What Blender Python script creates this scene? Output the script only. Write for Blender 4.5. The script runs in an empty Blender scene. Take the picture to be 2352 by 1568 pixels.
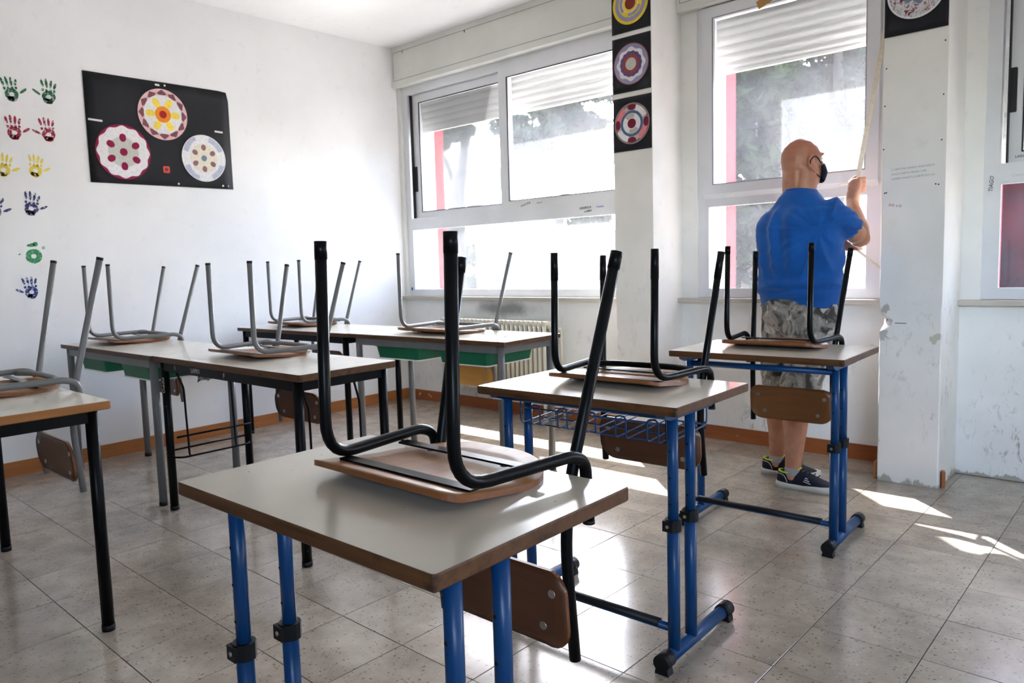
import bpy, bmesh, math, random
import numpy as np
from mathutils import Vector, Matrix, noise

sc = bpy.context.scene
col = sc.collection
random.seed(7)
PI = math.pi

# ------------------------------------------------------------------ camera
FPX, PPX, PPY = 1725.56, 1176 - 75.605, 784 - 13.722
CAM = Vector((4.98, -4.40, 1.1536))
_yaw, _pitch, _roll = 0.81132, 0.0953, -0.03273
_f = Vector((-math.cos(_yaw)*math.cos(_pitch), math.sin(_yaw)*math.cos(_pitch), -math.sin(_pitch)))
_r0 = _f.cross(Vector((0, 0, 1))).normalized(); _u0 = _r0.cross(_f)
_r = math.cos(_roll)*_r0 + math.sin(_roll)*_u0
_u = -math.sin(_roll)*_r0 + math.cos(_roll)*_u0
cd = bpy.data.cameras.new('camera'); cam = bpy.data.objects.new('camera', cd); col.objects.link(cam)
M = Matrix.Identity(4)
for i in range(3):
    M[i][0], M[i][1], M[i][2], M[i][3] = _r[i], _u[i], -_f[i], CAM[i]
cam.matrix_world = M
cd.sensor_width = 36; cd.lens = 36*FPX/2352
cd.shift_x = (1176-PPX)/2352; cd.shift_y = -(784-PPY)/2352
cd.clip_start = .02; cd.clip_end = 300
cd.dof.use_dof = True; cd.dof.focus_distance = 1.75; cd.dof.aperture_fstop = 9
sc.camera = cam

# ------------------------------------------------------------------ light
SUN_DIR = Vector((1.0, -1.0, -1.74)).normalized()        # the way the light travels
w = bpy.data.worlds.new('sky'); sc.world = w; w.use_nodes = True
nt = w.node_tree; nt.nodes.clear()
sky = nt.nodes.new('ShaderNodeTexSky'); sky.sky_type = 'NISHITA'; sky.sun_disc = False
sky.sun_elevation = math.asin(-SUN_DIR.z); sky.sun_rotation = math.atan2(-SUN_DIR.x, -SUN_DIR.y)
sky.dust_density = 3.0; sky.air_density = 1.0
hs = nt.nodes.new('ShaderNodeHueSaturation'); hs.inputs['Saturation'].default_value = .85
bg = nt.nodes.new('ShaderNodeBackground'); bg.inputs[1].default_value = .8
ow = nt.nodes.new('ShaderNodeOutputWorld')
nt.links.new(sky.outputs[0], hs.inputs['Color']); nt.links.new(hs.outputs[0], bg.inputs[0]); nt.links.new(bg.outputs[0], ow.inputs[0])
sl = bpy.data.lights.new('sun', 'SUN'); sl.energy = 16.0; sl.angle = .009; sl.color = (1, 1, 1)
so = bpy.data.objects.new('sun', sl); col.objects.link(so)
so.rotation_euler = SUN_DIR.to_track_quat('-Z', 'Y').to_euler(); so.location = (-8, 8, 14)

sc.view_settings.view_transform = 'Standard'; sc.view_settings.look = 'None'
sc.view_settings.gamma = 1; sc.view_settings.use_curve_mapping = False
sc.view_settings.exposure = 3.2
cy = sc.cycles
cy.use_denoising = True; cy.max_bounces = 9; cy.diffuse_bounces = 6; cy.glossy_bounces = 3
cy.transparent_max_bounces = 12; cy.transmission_bounces = 4; cy.sample_clamp_indirect = 5
cy.time_limit = 900; cy.use_auto_tile = False; cy.use_light_tree = False
cy.caustics_reflective = False; cy.caustics_refractive = False

# ------------------------------------------------------------------ helpers
class MB:
    """collects geometry for one mesh"""
    def __init__(s): s.v = []; s.f = []; s.sm = []; s.mi = []
    def add(s, vs, fs, smooth=False, mi=0):
        o = len(s.v); s.v += [tuple(p) for p in vs]
        for f in fs: s.f.append(tuple(o+i for i in f)); s.sm.append(smooth); s.mi.append(mi)
    def box(s, c, d, rz=0, mi=0, M=None):
        x, y, z = d[0]/2, d[1]/2, d[2]/2
        vs = [Vector((a*x, b*y, e*z)) for e in (-1, 1) for a, b in ((-1, -1), (1, -1), (1, 1), (-1, 1))]
        R = Matrix.Rotation(rz, 3, 'Z') if M is None else M
        vs = [R @ p + Vector(c) for p in vs]
        s.add(vs, [(3, 2, 1, 0), (4, 5, 6, 7), (0, 1, 5, 4), (1, 2, 6, 5), (2, 3, 7, 6), (3, 0, 4, 7)], False, mi)
        return s
    def bb(s, lo, hi, mi=0):
        return s.box([(a+b)/2 for a, b in zip(lo, hi)], [b-a for a, b in zip(lo, hi)], 0, mi)
    def rings(s, rings, cap=True, smooth=True, closed=False, mi=0):
        n = len(rings[0]); vs = [p for r in rings for p in r]; fs = []
        k = len(rings)
        for i in range(k if closed else k-1):
            a, b = i*n, ((i+1) % k)*n
            for j in range(n): fs.append((a+j, a+(j+1) % n, b+(j+1) % n, b+j))
        s.add(vs, fs, smooth, mi)
        if cap and not closed:
            o = len(s.v)-len(vs)
            s.f.append(tuple(o+i for i in range(n-1, -1, -1))); s.sm.append(False); s.mi.append(mi)
            s.f.append(tuple(o+(k-1)*n+i for i in range(n))); s.sm.append(False); s.mi.append(mi)
        return s
    def tube(s, pts, r, n=10, cap=True, mi=0, closed=False):
        pts = [Vector(p) for p in pts]; rr = r if isinstance(r, (list, tuple)) else [r]*len(pts)
        k = len(pts); rings = []; up = None
        for i in range(k):
            if closed: t = pts[(i+1) % k]-pts[i-1]
            else: t = pts[min(i+1, k-1)]-pts[max(i-1, 0)]
            t = t.normalized()
            if up is None:
                up = Vector((0, 0, 1)) if abs(t.z) < .9 else Vector((1, 0, 0))
            a = (up - t*up.dot(t)).normalized(); b = t.cross(a); up = a
            rings.append([pts[i] + rr[i]*(math.cos(2*PI*j/n)*a + math.sin(2*PI*j/n)*b) for j in range(n)])
        return s.rings(rings, cap, True, closed, mi)
    def prism(s, poly, z0, z1, M=None, smooth=False, mi=0):
        """poly in xy, extruded along z, then M (4x4)"""
        n = len(poly)
        vs = [Vector((p[0], p[1], z)) for z in (z0, z1) for p in poly]
        if M is not None: vs = [M @ p for p in vs]
        fs = [tuple(range(n-1, -1, -1)), tuple(range(n, 2*n))]
        o = len(s.v); s.v += [tuple(p) for p in vs]
        for f in fs: s.f.append(tuple(o+i for i in f)); s.sm.append(False); s.mi.append(mi)
        for j in range(n):
            s.f.append((o+j, o+(j+1) % n, o+n+(j+1) % n, o+n+j)); s.sm.append(smooth); s.mi.append(mi)
        return s
    def build(s, name, mat=None, parent=None, loc=None, mats=None):
        me = bpy.data.meshes.new(name); me.from_pydata(s.v, [], s.f)
        me.polygons.foreach_set('use_smooth', s.sm); me.polygons.foreach_set('material_index', s.mi)
        for m in (mats or [mat]):
            if m: me.materials.append(m)
        me.validate(); me.update()
        return obj(name, me, parent, loc)

def obj(name, me, parent=None, loc=None):
    o = bpy.data.objects.new(name, me); col.objects.link(o)
    if parent is not None: o.parent = parent
    if loc is not None: o.location = loc
    return o
def empty(name, loc, rz=0, parent=None):
    o = bpy.data.objects.new(name, None); col.objects.link(o); o.location = loc; o.rotation_euler = (0, 0, rz)
    o.empty_display_size = .1
    if parent is not None: o.parent = parent
    return o
def tag(o, label=None, cat=None, group=None, kind=None):
    for k, v in (('label', label), ('category', cat), ('group', group), ('kind', kind)):
        if v: o[k] = v
    return o
def fillet(pts, rad, n=5):
    """polyline with rounded corners; rad: one number or one per inner corner"""
    pts = [Vector(p) for p in pts]; out = [pts[0]]
    for i in range(1, len(pts)-1):
        r = rad[i-1] if isinstance(rad, (list, tuple)) else rad
        a, b, c = pts[i-1], pts[i], pts[i+1]
        d1, d2 = (a-b), (c-b); L = min(r, d1.length*.49, d2.length*.49)
        p, q = b+d1.normalized()*L, b+d2.normalized()*L
        for k in range(n+1):
            t = k/n; out.append((1-t)**2*p + 2*t*(1-t)*b + t*t*q)
    return out+[pts[-1]]
def rrect(w, h, r, n=5):
    """rounded rectangle outline, r: one or four radii (from +x+y counter-clockwise)"""
    rs = r if isinstance(r, (list, tuple)) else [r]*4
    out = []
    for k, (sx, sy) in enumerate(((1, 1), (-1, 1), (-1, -1), (1, -1))):
        q = rs[k]; cx, cy_ = sx*(w/2-q), sy*(h/2-q)
        for j in range(n+1):
            a = PI/2*(k+j/n); out.append((cx+q*math.cos(a), cy_+q*math.sin(a)))
    return out

# ------------------------------------------------------------------ materials
def lin(r, g, b): return tuple((c/12.92 if c <= .04045 else ((c+.055)/1.055)**2.4) for c in (r/255, g/255, b/255))+(1,)
class NT:
    def __init__(s, name):
        s.m = bpy.data.materials.new(name); s.m.use_nodes = True
        s.t = s.m.node_tree; s.b = s.t.nodes['Principled BSDF']; s.out = s.t.nodes['Material Output']
    def n(s, ty, **kw):
        x = s.t.nodes.new(ty)
        for k, v in kw.items():
            if hasattr(x, k): setattr(x, k, v)
            else: x.inputs[k].default_value = v
        return x
    def l(s, a, b): s.t.links.new(a, b)
    def coord(s, scale=(1, 1, 1), kind='Object', rot=(0, 0, 0)):
        if kind == 'World': src = s.n('ShaderNodeNewGeometry').outputs['Position']
        else: src = s.n('ShaderNodeTexCoord').outputs[kind]
        mp = s.n('ShaderNodeMapping'); mp.inputs['Scale'].default_value = scale; mp.inputs['Rotation'].default_value = rot
        s.l(src, mp.inputs['Vector']); return mp.outputs['Vector']
    def noise(s, vec, scale, detail=3, rough=.55, dist=0):
        x = s.n('ShaderNodeTexNoise'); x.inputs['Scale'].default_value = scale; x.inputs['Detail'].default_value = detail
        x.inputs['Roughness'].default_value = rough; x.inputs['Distortion'].default_value = dist
        s.l(vec, x.inputs['Vector']); return x.outputs['Fac']
    def ramp(s, fac, stops):
        x = s.n('ShaderNodeValToRGB'); e = x.color_ramp.elements
        while len(e) < len(stops): e.new(.5)
        for k, (p, c) in enumerate(stops):
            e[k].position = p; e[k].color = c if len(c) == 4 else (*c, 1)
        s.l(fac, x.inputs[0]); return x.outputs[0]
    def mix(s, fac, a, b, mode='MIX'):
        x = s.n('ShaderNodeMix'); x.data_type = 'RGBA'; x.blend_type = mode
        for sock, val in ((x.inputs[0], fac), (x.inputs[6], a), (x.inputs[7], b)):
            if hasattr(val, 'is_output') or isinstance(val, bpy.types.NodeSocket): s.l(val, sock)
            else: sock.default_value = val
        return x.outputs[2]
    def math(s, op, a, b=None, clamp=False):
        x = s.n('ShaderNodeMath'); x.operation = op; x.use_clamp = clamp
        for k, val in enumerate((a, b)):
            if val is None: continue
            if isinstance(val, bpy.types.NodeSocket): s.l(val, x.inputs[k])
            else: x.inputs[k].default_value = val
        return x.outputs[0]
    def bump(s, h, strength=.2, dist=.01):
        x = s.n('ShaderNodeBump'); x.inputs['Strength'].default_value = strength; x.inputs['Distance'].default_value = dist
        s.l(h, x.inputs['Height']); s.l(x.outputs[0], s.b.inputs['Normal'])
    def base(s, c):
        if isinstance(c, bpy.types.NodeSocket): s.l(c, s.b.inputs['Base Color'])
        else: s.b.inputs['Base Color'].default_value = c
        return s
    def set(s, **kw):
        for k, v in kw.items():
            k = k.replace('_', ' ')
            if isinstance(v, bpy.types.NodeSocket): s.l(v, s.b.inputs[k])
            else: s.b.inputs[k].default_value = v
        return s

def paint(name, c, rough=.5, spec=.5, var=.08, scale=9, bump=.05, metal=0, chips=None, coat=0):
    t = NT(name); v = t.coord()
    f = t.noise(v, scale, 4)
    lo = tuple(x*(1-var) for x in c[:3])+(1,); hi = tuple(min(1, x*(1+var)) for x in c[:3])+(1,)
    cc = t.ramp(f, [(.3, lo), (.7, hi)])
    if chips:
        g = t.noise(v, 55, 3, .6); k = t.ramp(g, [(.72, (0, 0, 0)), (.745, (1, 1, 1))])
        cc = t.mix(k, cc, chips)
    t.base(cc); t.set(Roughness=rough, Metallic=metal, Specular_IOR_Level=spec, Coat_Weight=coat)
    if bump: t.bump(t.noise(v, 120, 2), bump, .002)
    return t.m
def plaster(name, c, stain=.12, scuff=0.0, rough=.85, ztop=.8, grime=0):
    t = NT(name); v = t.coord(kind='World')
    a = t.noise(v, 1.6, 3, .6); b = t.noise(v, 11, 2, .6)
    cc = t.ramp(a, [(.35, tuple(x*(1-stain) for x in c[:3])), (.6, c[:3])])
    cc = t.mix(t.ramp(b, [(.62, (0, 0, 0)), (.78, (.5, .5, .5))]), cc, tuple(x*.86 for x in c[:3])+(1,))
    if scuff:
        vs = t.coord((11, 11, 5), kind='World', rot=(.4, .5, .3))
        sx = t.noise(vs, 2.4, 6, .75, .5); k = t.ramp(sx, [(.55, (0, 0, 0)), (.66, (1, 1, 1))])
        big = t.noise(v, 1.9, 2); k2 = t.ramp(big, [(.42, (0, 0, 0)), (.6, (1, 1, 1))])
        geo = t.n('ShaderNodeNewGeometry'); sp = t.n('ShaderNodeSeparateXYZ'); t.l(geo.outputs['Position'], sp.inputs[0])
        zz = t.n('ShaderNodeMapRange'); zz.inputs['From Min'].default_value = ztop; zz.inputs['From Max'].default_value = ztop*.25
        t.l(sp.outputs[2], zz.inputs['Value'])
        m = t.math('MULTIPLY', t.math('MULTIPLY', k, k2), t.math('MULTIPLY', zz.outputs[0], scuff), True)
        cc = t.mix(m, cc, (.33, .31, .26, 1))
    if grime:                                       # mop splashes and dirt with a ragged upper edge
        geo = t.n('ShaderNodeNewGeometry'); sp = t.n('ShaderNodeSeparateXYZ'); t.l(geo.outputs['Position'], sp.inputs[0])
        e = t.math('ADD', t.math('MULTIPLY', sp.outputs[2], 1/grime), t.math('MULTIPLY', t.noise(t.coord((5, 5, 1.5), kind='World'), 2.5, 5, .7), 1.6))
        cc = t.mix(t.ramp(e, [(.9, (.75,)*3), (1.35, (0, 0, 0))]), cc, (.30, .27, .20, 1))
    t.base(cc); t.set(Roughness=rough, Specular_IOR_Level=.25)
    t.bump(t.noise(v, 60, 2, .65), .12, .004)
    return t.m
def wood(name, c1, c2, rough=.4, scale=1.0, axis='x', spec=.5, worn=None, coat=0):
    t = NT(name)
    sc3 = {'x': (3*scale, 40*scale, 40*scale), 'y': (40*scale, 3*scale, 40*scale), 'z': (40*scale, 40*scale, 3*scale)}[axis]
    v = t.coord(sc3)
    f = t.noise(v, 1.0, 5, .6, .6); g = t.noise(t.coord(), 5, 3)
    cc = t.ramp(f, [(.3, c1), (.7, c2)])
    cc = t.mix(t.math('MULTIPLY', g, .5), cc, tuple(x*.72 for x in c1[:3])+(1,))
    if worn:
        k = t.ramp(t.noise(t.coord((1, 1, 1)), 16, 5, .7), [(.60, (0, 0, 0)), (.72, (.75, .75, .75))]); cc = t.mix(k, cc, worn)
    t.base(cc); t.set(Roughness=rough, Specular_IOR_Level=spec, Coat_Weight=coat, Coat_Roughness=.15)
    t.bump(f, .06, .002)
    return t.m

MT = {}
MT['wall'] = plaster('wall_paint', lin(238, 238, 238), .05, 0, .8, .9)
MT['wall_win'] = plaster('window_wall_paint', lin(238, 238, 235), .09, .9, .8, .95, .07)
MT['ceiling'] = plaster('ceiling_paint', lin(243, 243, 242), .03)
MT['alu'] = paint('aluminium_frame', lin(222, 224, 228), .35, .5, .05, 4, .02, .1)
MT['alu_mid'] = paint('frame_gasket_grey', lin(120, 122, 126), .6)
MT['alu_dark'] = paint('frame_gasket', lin(28, 29, 32), .6)
MT['box'] = plaster('shutter_box_paint', lin(224, 225, 219), .10, 0, .6)
MT['slat'] = paint('shutter_plastic', lin(238, 236, 229), .45, .4, .05, 3)
MT['marble'] = plaster('sill_marble', lin(196, 190, 178), .25, 0, .45)
MT['exterior'] = plaster('exterior_plaster', lin(214, 212, 206), .1)
MT['red_ext'] = plaster('exterior_red_paint', lin(128, 24, 26), .12)
MT['blue'] = paint('blue_lacquer', lin(15, 60, 106), .32, .3, .10, 8, .03)
MT['black'] = paint('black_lacquer', lin(11, 11, 12), .32, .12, .3, 8, .03)
MT['black_worn'] = paint('worn_black_lacquer', lin(12, 12, 13), .36, .12, .3, 8, .03, 0, lin(150, 148, 140))
MT['grey'] = paint('grey_lacquer', lin(108, 108, 107), .35, .4, .1, 8, .03)
MT['rubber'] = paint('black_plastic', lin(13, 14, 16), .5, .3, .2)
MT['green'] = paint('green_plastic', lin(6, 98, 66), .4, .4, .08, 3)
MT['steel'] = paint('bright_steel', lin(190, 190, 188), .3, .5, .05, 6, 0, 1)
MT['ply'] = wood('orange_plywood', lin(112, 64, 30), lin(138, 84, 44), .38, 1.0, 'x', .5)
MT['ply_dark'] = wood('brown_plywood', lin(82, 46, 24), lin(102, 61, 34), .34, 1.0, 'x', .5)
MT['ply_mid'] = wood('tan_plywood', lin(112, 68, 34), lin(130, 82, 43), .36, 1.0, 'x', .4)
MT['ply_light'] = wood('worn_plywood_underside', lin(124, 80, 42), lin(154, 106, 62), .45, 1.0, 'y', .4, lin(168, 128, 88))
MT['ply_yellow'] = wood('honey_plywood', lin(190, 138, 66), lin(206, 156, 84), .36)
MT['edge'] = wood('worn_wood_edge', lin(70, 43, 23), lin(108, 72, 42), .5, 1.2, 'x', .3, lin(36, 25, 17))
MT['edge_dark'] = wood('dark_wood_edge', lin(70, 42, 22), lin(90, 56, 30), .5, 1.2, 'x', .4)
MT['edge_orange'] = wood('orange_wood_edge', lin(150, 96, 46), lin(170, 112, 58), .45, 1.2, 'y', .4)
MT['board'] = wood('baseboard_wood', lin(150, 88, 44), lin(168, 104, 58), .42, .8, 'x', .4)
def laminate(name, c):
    t = NT(name); v = t.coord()
    f = t.noise(v, 6, 4); cc = t.ramp(f, [(.3, tuple(x*.95 for x in c[:3])), (.7, c[:3])])
    s1 = t.noise(t.coord((4, 90, 1), rot=(0, 0, .5)), 3, 3, .7); k = t.ramp(s1, [(.77, (0, 0, 0)), (.80, (.3, .3, .3))])
    cc = t.mix(k, cc, tuple(x*.7 for x in c[:3])+(1,))
    sp = t.noise(v, 48, 2, .5); k3 = t.ramp(sp, [(.735, (0, 0, 0)), (.76, (.8, .8, .8))]); cc = t.mix(k3, cc, (.1, .09, .08, 1))
    t.base(cc)
    rr = t.ramp(t.noise(v, 9, 3, .7), [(.3, (.15,)*3), (.75, (.21,)*3)]); t.set(Roughness=rr, Specular_IOR_Level=.5)
    t.bump(t.noise(v, 26, 3), .015, .002); return t.m
MT['lam'] = laminate('beige_laminate', lin(178, 169, 154))
MT['lam_reflection'] = laminate('beige_laminate_reflection', lin(204, 196, 182))  # same beige laminate lightened, window reflection painted into the colour
MT['lam2'] = laminate('cream_laminate', lin(214, 208, 193))
def terrazzo():
    t = NT('terrazzo'); geo = t.n('ShaderNodeNewGeometry'); oi = t.n('ShaderNodeObjectInfo')
    vm = t.n('ShaderNodeVectorMath'); vm.operation = 'SCALE'; cb = t.n('ShaderNodeCombineXYZ')
    t.l(oi.outputs['Random'], cb.inputs[2]); t.l(cb.outputs[0], vm.inputs[0]); vm.inputs['Scale'].default_value = 40
    ad = t.n('ShaderNodeVectorMath'); ad.operation = 'ADD'; t.l(geo.outputs['Position'], ad.inputs[0]); t.l(vm.outputs[0], ad.inputs[1])
    v = ad.outputs[0]
    a = t.noise(v, 7, 5, .65)
    cc = t.ramp(a, [(.3, lin(142, 131, 117)), (.7, lin(178, 166, 150))])
    vo = t.n('ShaderNodeTexVoronoi'); vo.inputs['Scale'].default_value = 90; vo.inputs['Randomness'].default_value = 1; t.l(v, vo.inputs['Vector'])
    cs = t.n('ShaderNodeSeparateColor'); t.l(vo.outputs['Color'], cs.inputs[0])
    chip = t.ramp(cs.outputs[0], [(0, lin(180, 173, 162)), (.3, lin(146, 135, 122)), (.55, lin(120, 101, 84)), (.8, lin(170, 163, 154)), (1, lin(108, 93, 82))])
    sz = t.math('LESS_THAN', vo.outputs['Distance'], t.math('MULTIPLY', cs.outputs[1], .40))
    cc = t.mix(t.math('MULTIPLY', sz, .75), cc, chip)
    vo2 = t.n('ShaderNodeTexVoronoi'); vo2.inputs['Scale'].default_value = 72; t.l(v, vo2.inputs['Vector'])
    cs2 = t.n('ShaderNodeSeparateColor'); t.l(vo2.outputs['Color'], cs2.inputs[0])
    dk = t.math('MULTIPLY', t.math('GREATER_THAN', cs2.outputs[0], .5), t.math('LESS_THAN', vo2.outputs['Distance'], t.math('ADD', t.math('MULTIPLY', cs2.outputs[1], .36), t.math('MULTIPLY', t.math('SUBTRACT', t.noise(v, 160, 2), .5), .35))))
    cc = t.mix(t.math('MULTIPLY', dk, .5), cc, t.ramp(cs2.outputs[2], [(0, lin(46, 41, 38)), (.6, lin(80, 63, 48)), (1, lin(58, 55, 53))]))
    dirt = t.noise(geo.outputs['Position'], 2.3, 5, .7); cc = t.mix(t.ramp(dirt, [(.5, (0, 0, 0)), (.75, (.35, .35, .35))]), cc, lin(112, 99, 84))
    tint = t.ramp(oi.outputs['Random'], [(0, (.93, .93, .93)), (1, (1, 1, 1))]); cc = t.mix(1.0, cc, tint, 'MULTIPLY')
    t.base(cc); t.set(Roughness=.17, Specular_IOR_Level=.5)
    t.bump(t.noise(v, 9, 3), .02, .004)
    return t.m
MT['terrazzo'] = terrazzo()
MT['grout'] = paint('dark_grout', lin(58, 52, 46), .9, .2, .2, 20)
def flat(name, c, rough=.75, var=.06, scale=30): return paint(name, c, rough, .25, var, scale, 0)
def glass(name, dirt, tint, streak=.5):
    t = NT(name); t.t.nodes.remove(t.b)
    tr = t.n('ShaderNodeBsdfTransparent'); tr.inputs[0].default_value = tint
    gl = t.n('ShaderNodeBsdfGlossy'); gl.inputs['Roughness'].default_value = .02
    tl = t.n('ShaderNodeBsdfTranslucent'); tl.inputs[0].default_value = (.92, .95, 1, 1)
    fr = t.n('ShaderNodeFresnel'); fr.inputs[0].default_value = 1.45
    d = t.ramp(t.noise(t.coord((6, 6, 2), kind='World'), 1.5, 2, .7), [(.3, (.6,)*3), (.75, (1,)*3)])
    m1 = t.n('ShaderNodeMixShader'); t.l(t.math('MULTIPLY', d, dirt), m1.inputs[0]); t.l(tr.outputs[0], m1.inputs[1]); t.l(tl.outputs[0], m1.inputs[2])
    m2 = t.n('ShaderNodeMixShader'); t.l(t.math('MULTIPLY', fr.outputs[0], .8), m2.inputs[0]); t.l(m1.outputs[0], m2.inputs[1]); t.l(gl.outputs[0], m2.inputs[2])
    t.l(m2.outputs[0], t.out.inputs[0]); return t.m
MT['glass'] = glass('dusty_glass', .028, (.97, .98, 1, 1))
MT['glass_dirty'] = glass('dirty_glass', .012, (.90, .90, .92, 1), .3)
# ------------------------------------------------------------------ room shell
CEIL = 2.98
X1, Y0 = 11.1, -6.4
def struct(o): o['kind'] = 'structure'; return o
# floor: grout bed with one terrazzo tile per object where the photo shows them
floor = struct(MB().bb((-.3, Y0-.2, -.12), (X1+.2, .36, -.0015)).build('floor', MT['grout']))
def cam_px(p):
    d = Vector(p)-CAM; z = d.dot(_f)
    if z < .05: return None
    return PPX+FPX*d.dot(_r)/z, PPY-FPX*d.dot(_u)/z, z
TX, TY, TS = 4.4702, -3.588, .30
tiles = []
for i in range(-16, 24):
    for j in range(-10, 13):
        xa, xb = max(TX+i*TS, 0), min(TX+(i+1)*TS, X1)
        ya, yb = max(TY+j*TS, Y0), min(TY+(j+1)*TS, .03)
        if xb-xa < .02 or yb-ya < .02: continue
        q = cam_px(((xa+xb)/2, (ya+yb)/2, 0))
        vis = q is not None and -60 < q[0] < 2412 and q[1] < 1640
        tiles.append((0 if vis else 1, q[2] if q else 99, xa, xb, ya, yb))
tiles.sort()
tile_mesh = {}; rest = MB()
for k, (far, _, xa, xb, ya, yb) in enumerate(tiles):
    wx, wy = round(xb-xa-.0022, 4), round(yb-ya-.0022, 4)
    c = ((xa+xb)/2, (ya+yb)/2)
    if k < 300 and not far:
        if (wx, wy) not in tile_mesh:
            m = MB(); a, b, h = wx/2, wy/2, .0008
            vs = [(-a, -b, -.02), (a, -b, -.02), (a, b, -.02), (-a, b, -.02), (-a, -b, -h), (a, -b, -h), (a, b, -h), (-a, b, -h),
                  (-a+h, -b+h, 0), (a-h, -b+h, 0), (a-h, b-h, 0), (-a+h, b-h, 0)]
            m.add(vs, [(0, 1, 5, 4), (1, 2, 6, 5), (2, 3, 7, 6), (3, 0, 4, 7), (4, 5, 9, 8), (5, 6, 10, 9), (6, 7, 11, 10), (7, 4, 8, 11), (8, 9, 10, 11)])
            o = m.build('tile', MT['terrazzo'], floor); tile_mesh[(wx, wy)] = o.data
        else: o = obj('tile', tile_mesh[(wx, wy)], floor)
        o.location = (c[0], c[1], random.uniform(-.0004, 0)); o.rotation_euler = (random.uniform(-.0012, .0012), random.uniform(-.0012, .0012), 0)
    else: rest.bb((xa+.001, ya+.001, -.02), (xb-.001, yb-.001, -.0003))
o = rest.build('tile_field', MT['terrazzo'], floor); o['kind'] = 'stuff'

ceiling = struct(MB().bb((-.3, Y0-.2, CEIL), (X1+.2, .36, CEIL+.25)).build('ceiling', MT['ceiling']))
wall_left = struct(MB().bb((-.3, Y0-.2, -.1), (0, -.06, CEIL)).build('wall_left', MT['wall']))
struct(MB().bb((X1, Y0-.2, -.1), (X1+.2, .3, CEIL)).build('wall_right', MT['wall']))
BX0, BX1, BZ0, BZ1 = 6.4, 10.4, 1.6, 2.65                # unseen glazing added behind the camera for fill light
struct(MB().bb((0, Y0-.2, -.1), (BX0, Y0, CEIL)).bb((BX1, Y0-.2, -.1), (X1, Y0, CEIL)).bb((BX0, Y0-.2, -.1), (BX1, Y0, BZ0)).bb((BX0, Y0-.2, BZ1), (BX1, Y0, CEIL)).build('wall_back', plaster('back_wall_paint', lin(128, 118, 104), .1)))
BW = struct(empty('window_6', (0, 0, 0))); BW['label'] = 'unseen glazed strip added behind the viewer for fill light'
m = MB()
for i in range(6): m.bb((BX0+(BX1-BX0-.05)*i/5, Y0-.12, BZ0), (BX0+(BX1-BX0-.05)*i/5+.05, Y0-.06, BZ1))
for z in (BZ0, BZ1-.05): m.bb((BX0, Y0-.12, z), (BX1, Y0-.06, z+.05))
m.build('frame', MT['alu'], BW)
pl = bpy.data.lights.new('window_portal', 'AREA'); pl.shape = 'RECTANGLE'; pl.size = BX1-BX0; pl.size_y = BZ1-BZ0; pl.cycles.is_portal = True
po = bpy.data.objects.new('window_portal', pl); col.objects.link(po); po.location = ((BX0+BX1)/2, Y0-.25, (BZ0+BZ1)/2); po.rotation_euler = (PI/2, 0, 0)

BAYS = [dict(x0=0, x1=2.33, wall=-.08, win=-.05, shut=.10, fx0=.04, fx1=2.30, low=2.30, box=-.12, sill=-.112),
        dict(x0=2.603, x1=3.864, wall=.02, win=.03, shut=.17, fx0=2.71, fx1=3.76, low=2.29, box=-.03, sill=-.045),
        dict(x0=4.135, x1=6.2, wall=.03, win=.05, shut=.18, fx0=4.22, fx1=6.14, low=1.50, box=-.02, sill=-.03),
        dict(x0=6.47, x1=8.53, wall=.03, win=.05, shut=.18, fx0=6.53, fx1=8.47, low=2.29, box=-.02, sill=-.03),  # unseen bays from here on, added to let in more light
        dict(x0=8.80, x1=10.86, wall=.03, win=.05, shut=.18, fx0=8.86, fx1=10.80, low=2.29, box=-.02, sill=-.03)]
soot_shade = plaster('soot_shade_wall_paint', lin(230, 230, 227), .10, 1.0, .8, .95, .07)            # grey soot mark above the radiator, with sill shade painted in
t = NT.__new__(NT); t.m = soot_shade; t.t = soot_shade.node_tree; t.b = t.t.nodes['Principled BSDF']
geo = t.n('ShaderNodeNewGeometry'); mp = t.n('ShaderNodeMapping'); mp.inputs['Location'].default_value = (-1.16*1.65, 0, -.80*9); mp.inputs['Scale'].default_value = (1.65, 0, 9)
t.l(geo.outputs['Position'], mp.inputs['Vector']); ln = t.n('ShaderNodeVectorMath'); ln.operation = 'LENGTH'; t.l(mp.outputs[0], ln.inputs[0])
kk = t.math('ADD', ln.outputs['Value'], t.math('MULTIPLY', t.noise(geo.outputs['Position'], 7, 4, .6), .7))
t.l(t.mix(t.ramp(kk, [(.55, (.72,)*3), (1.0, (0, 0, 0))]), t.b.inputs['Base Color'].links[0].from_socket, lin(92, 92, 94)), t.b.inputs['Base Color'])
for k, b in enumerate(BAYS):
    m = MB().bb((b['x0'], b['wall'], -.1), (b['x1'], .34, .868))
    if b['fx0'] > b['x0']: m.bb((b['x0'], b['wall']+.004, .868), (b['fx0'], .30, 2.66))
    m.bb((b['fx1'], b['wall']+.004, .868), (b['x1'], .30, 2.66))
    m.bb((b['x0'], b['shut']+.04, 2.60), (b['x1'], b['shut']+.12, CEIL+.2))
    struct(m.build('wall_window' if k == 0 else 'wall_window.%03d' % k, MT['wall_win'] if k else soot_shade))
struct(MB().bb((10.86, 0, -.1), (X1, .3, CEIL)).build('wall_window_end', MT['wall_win']))

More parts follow.
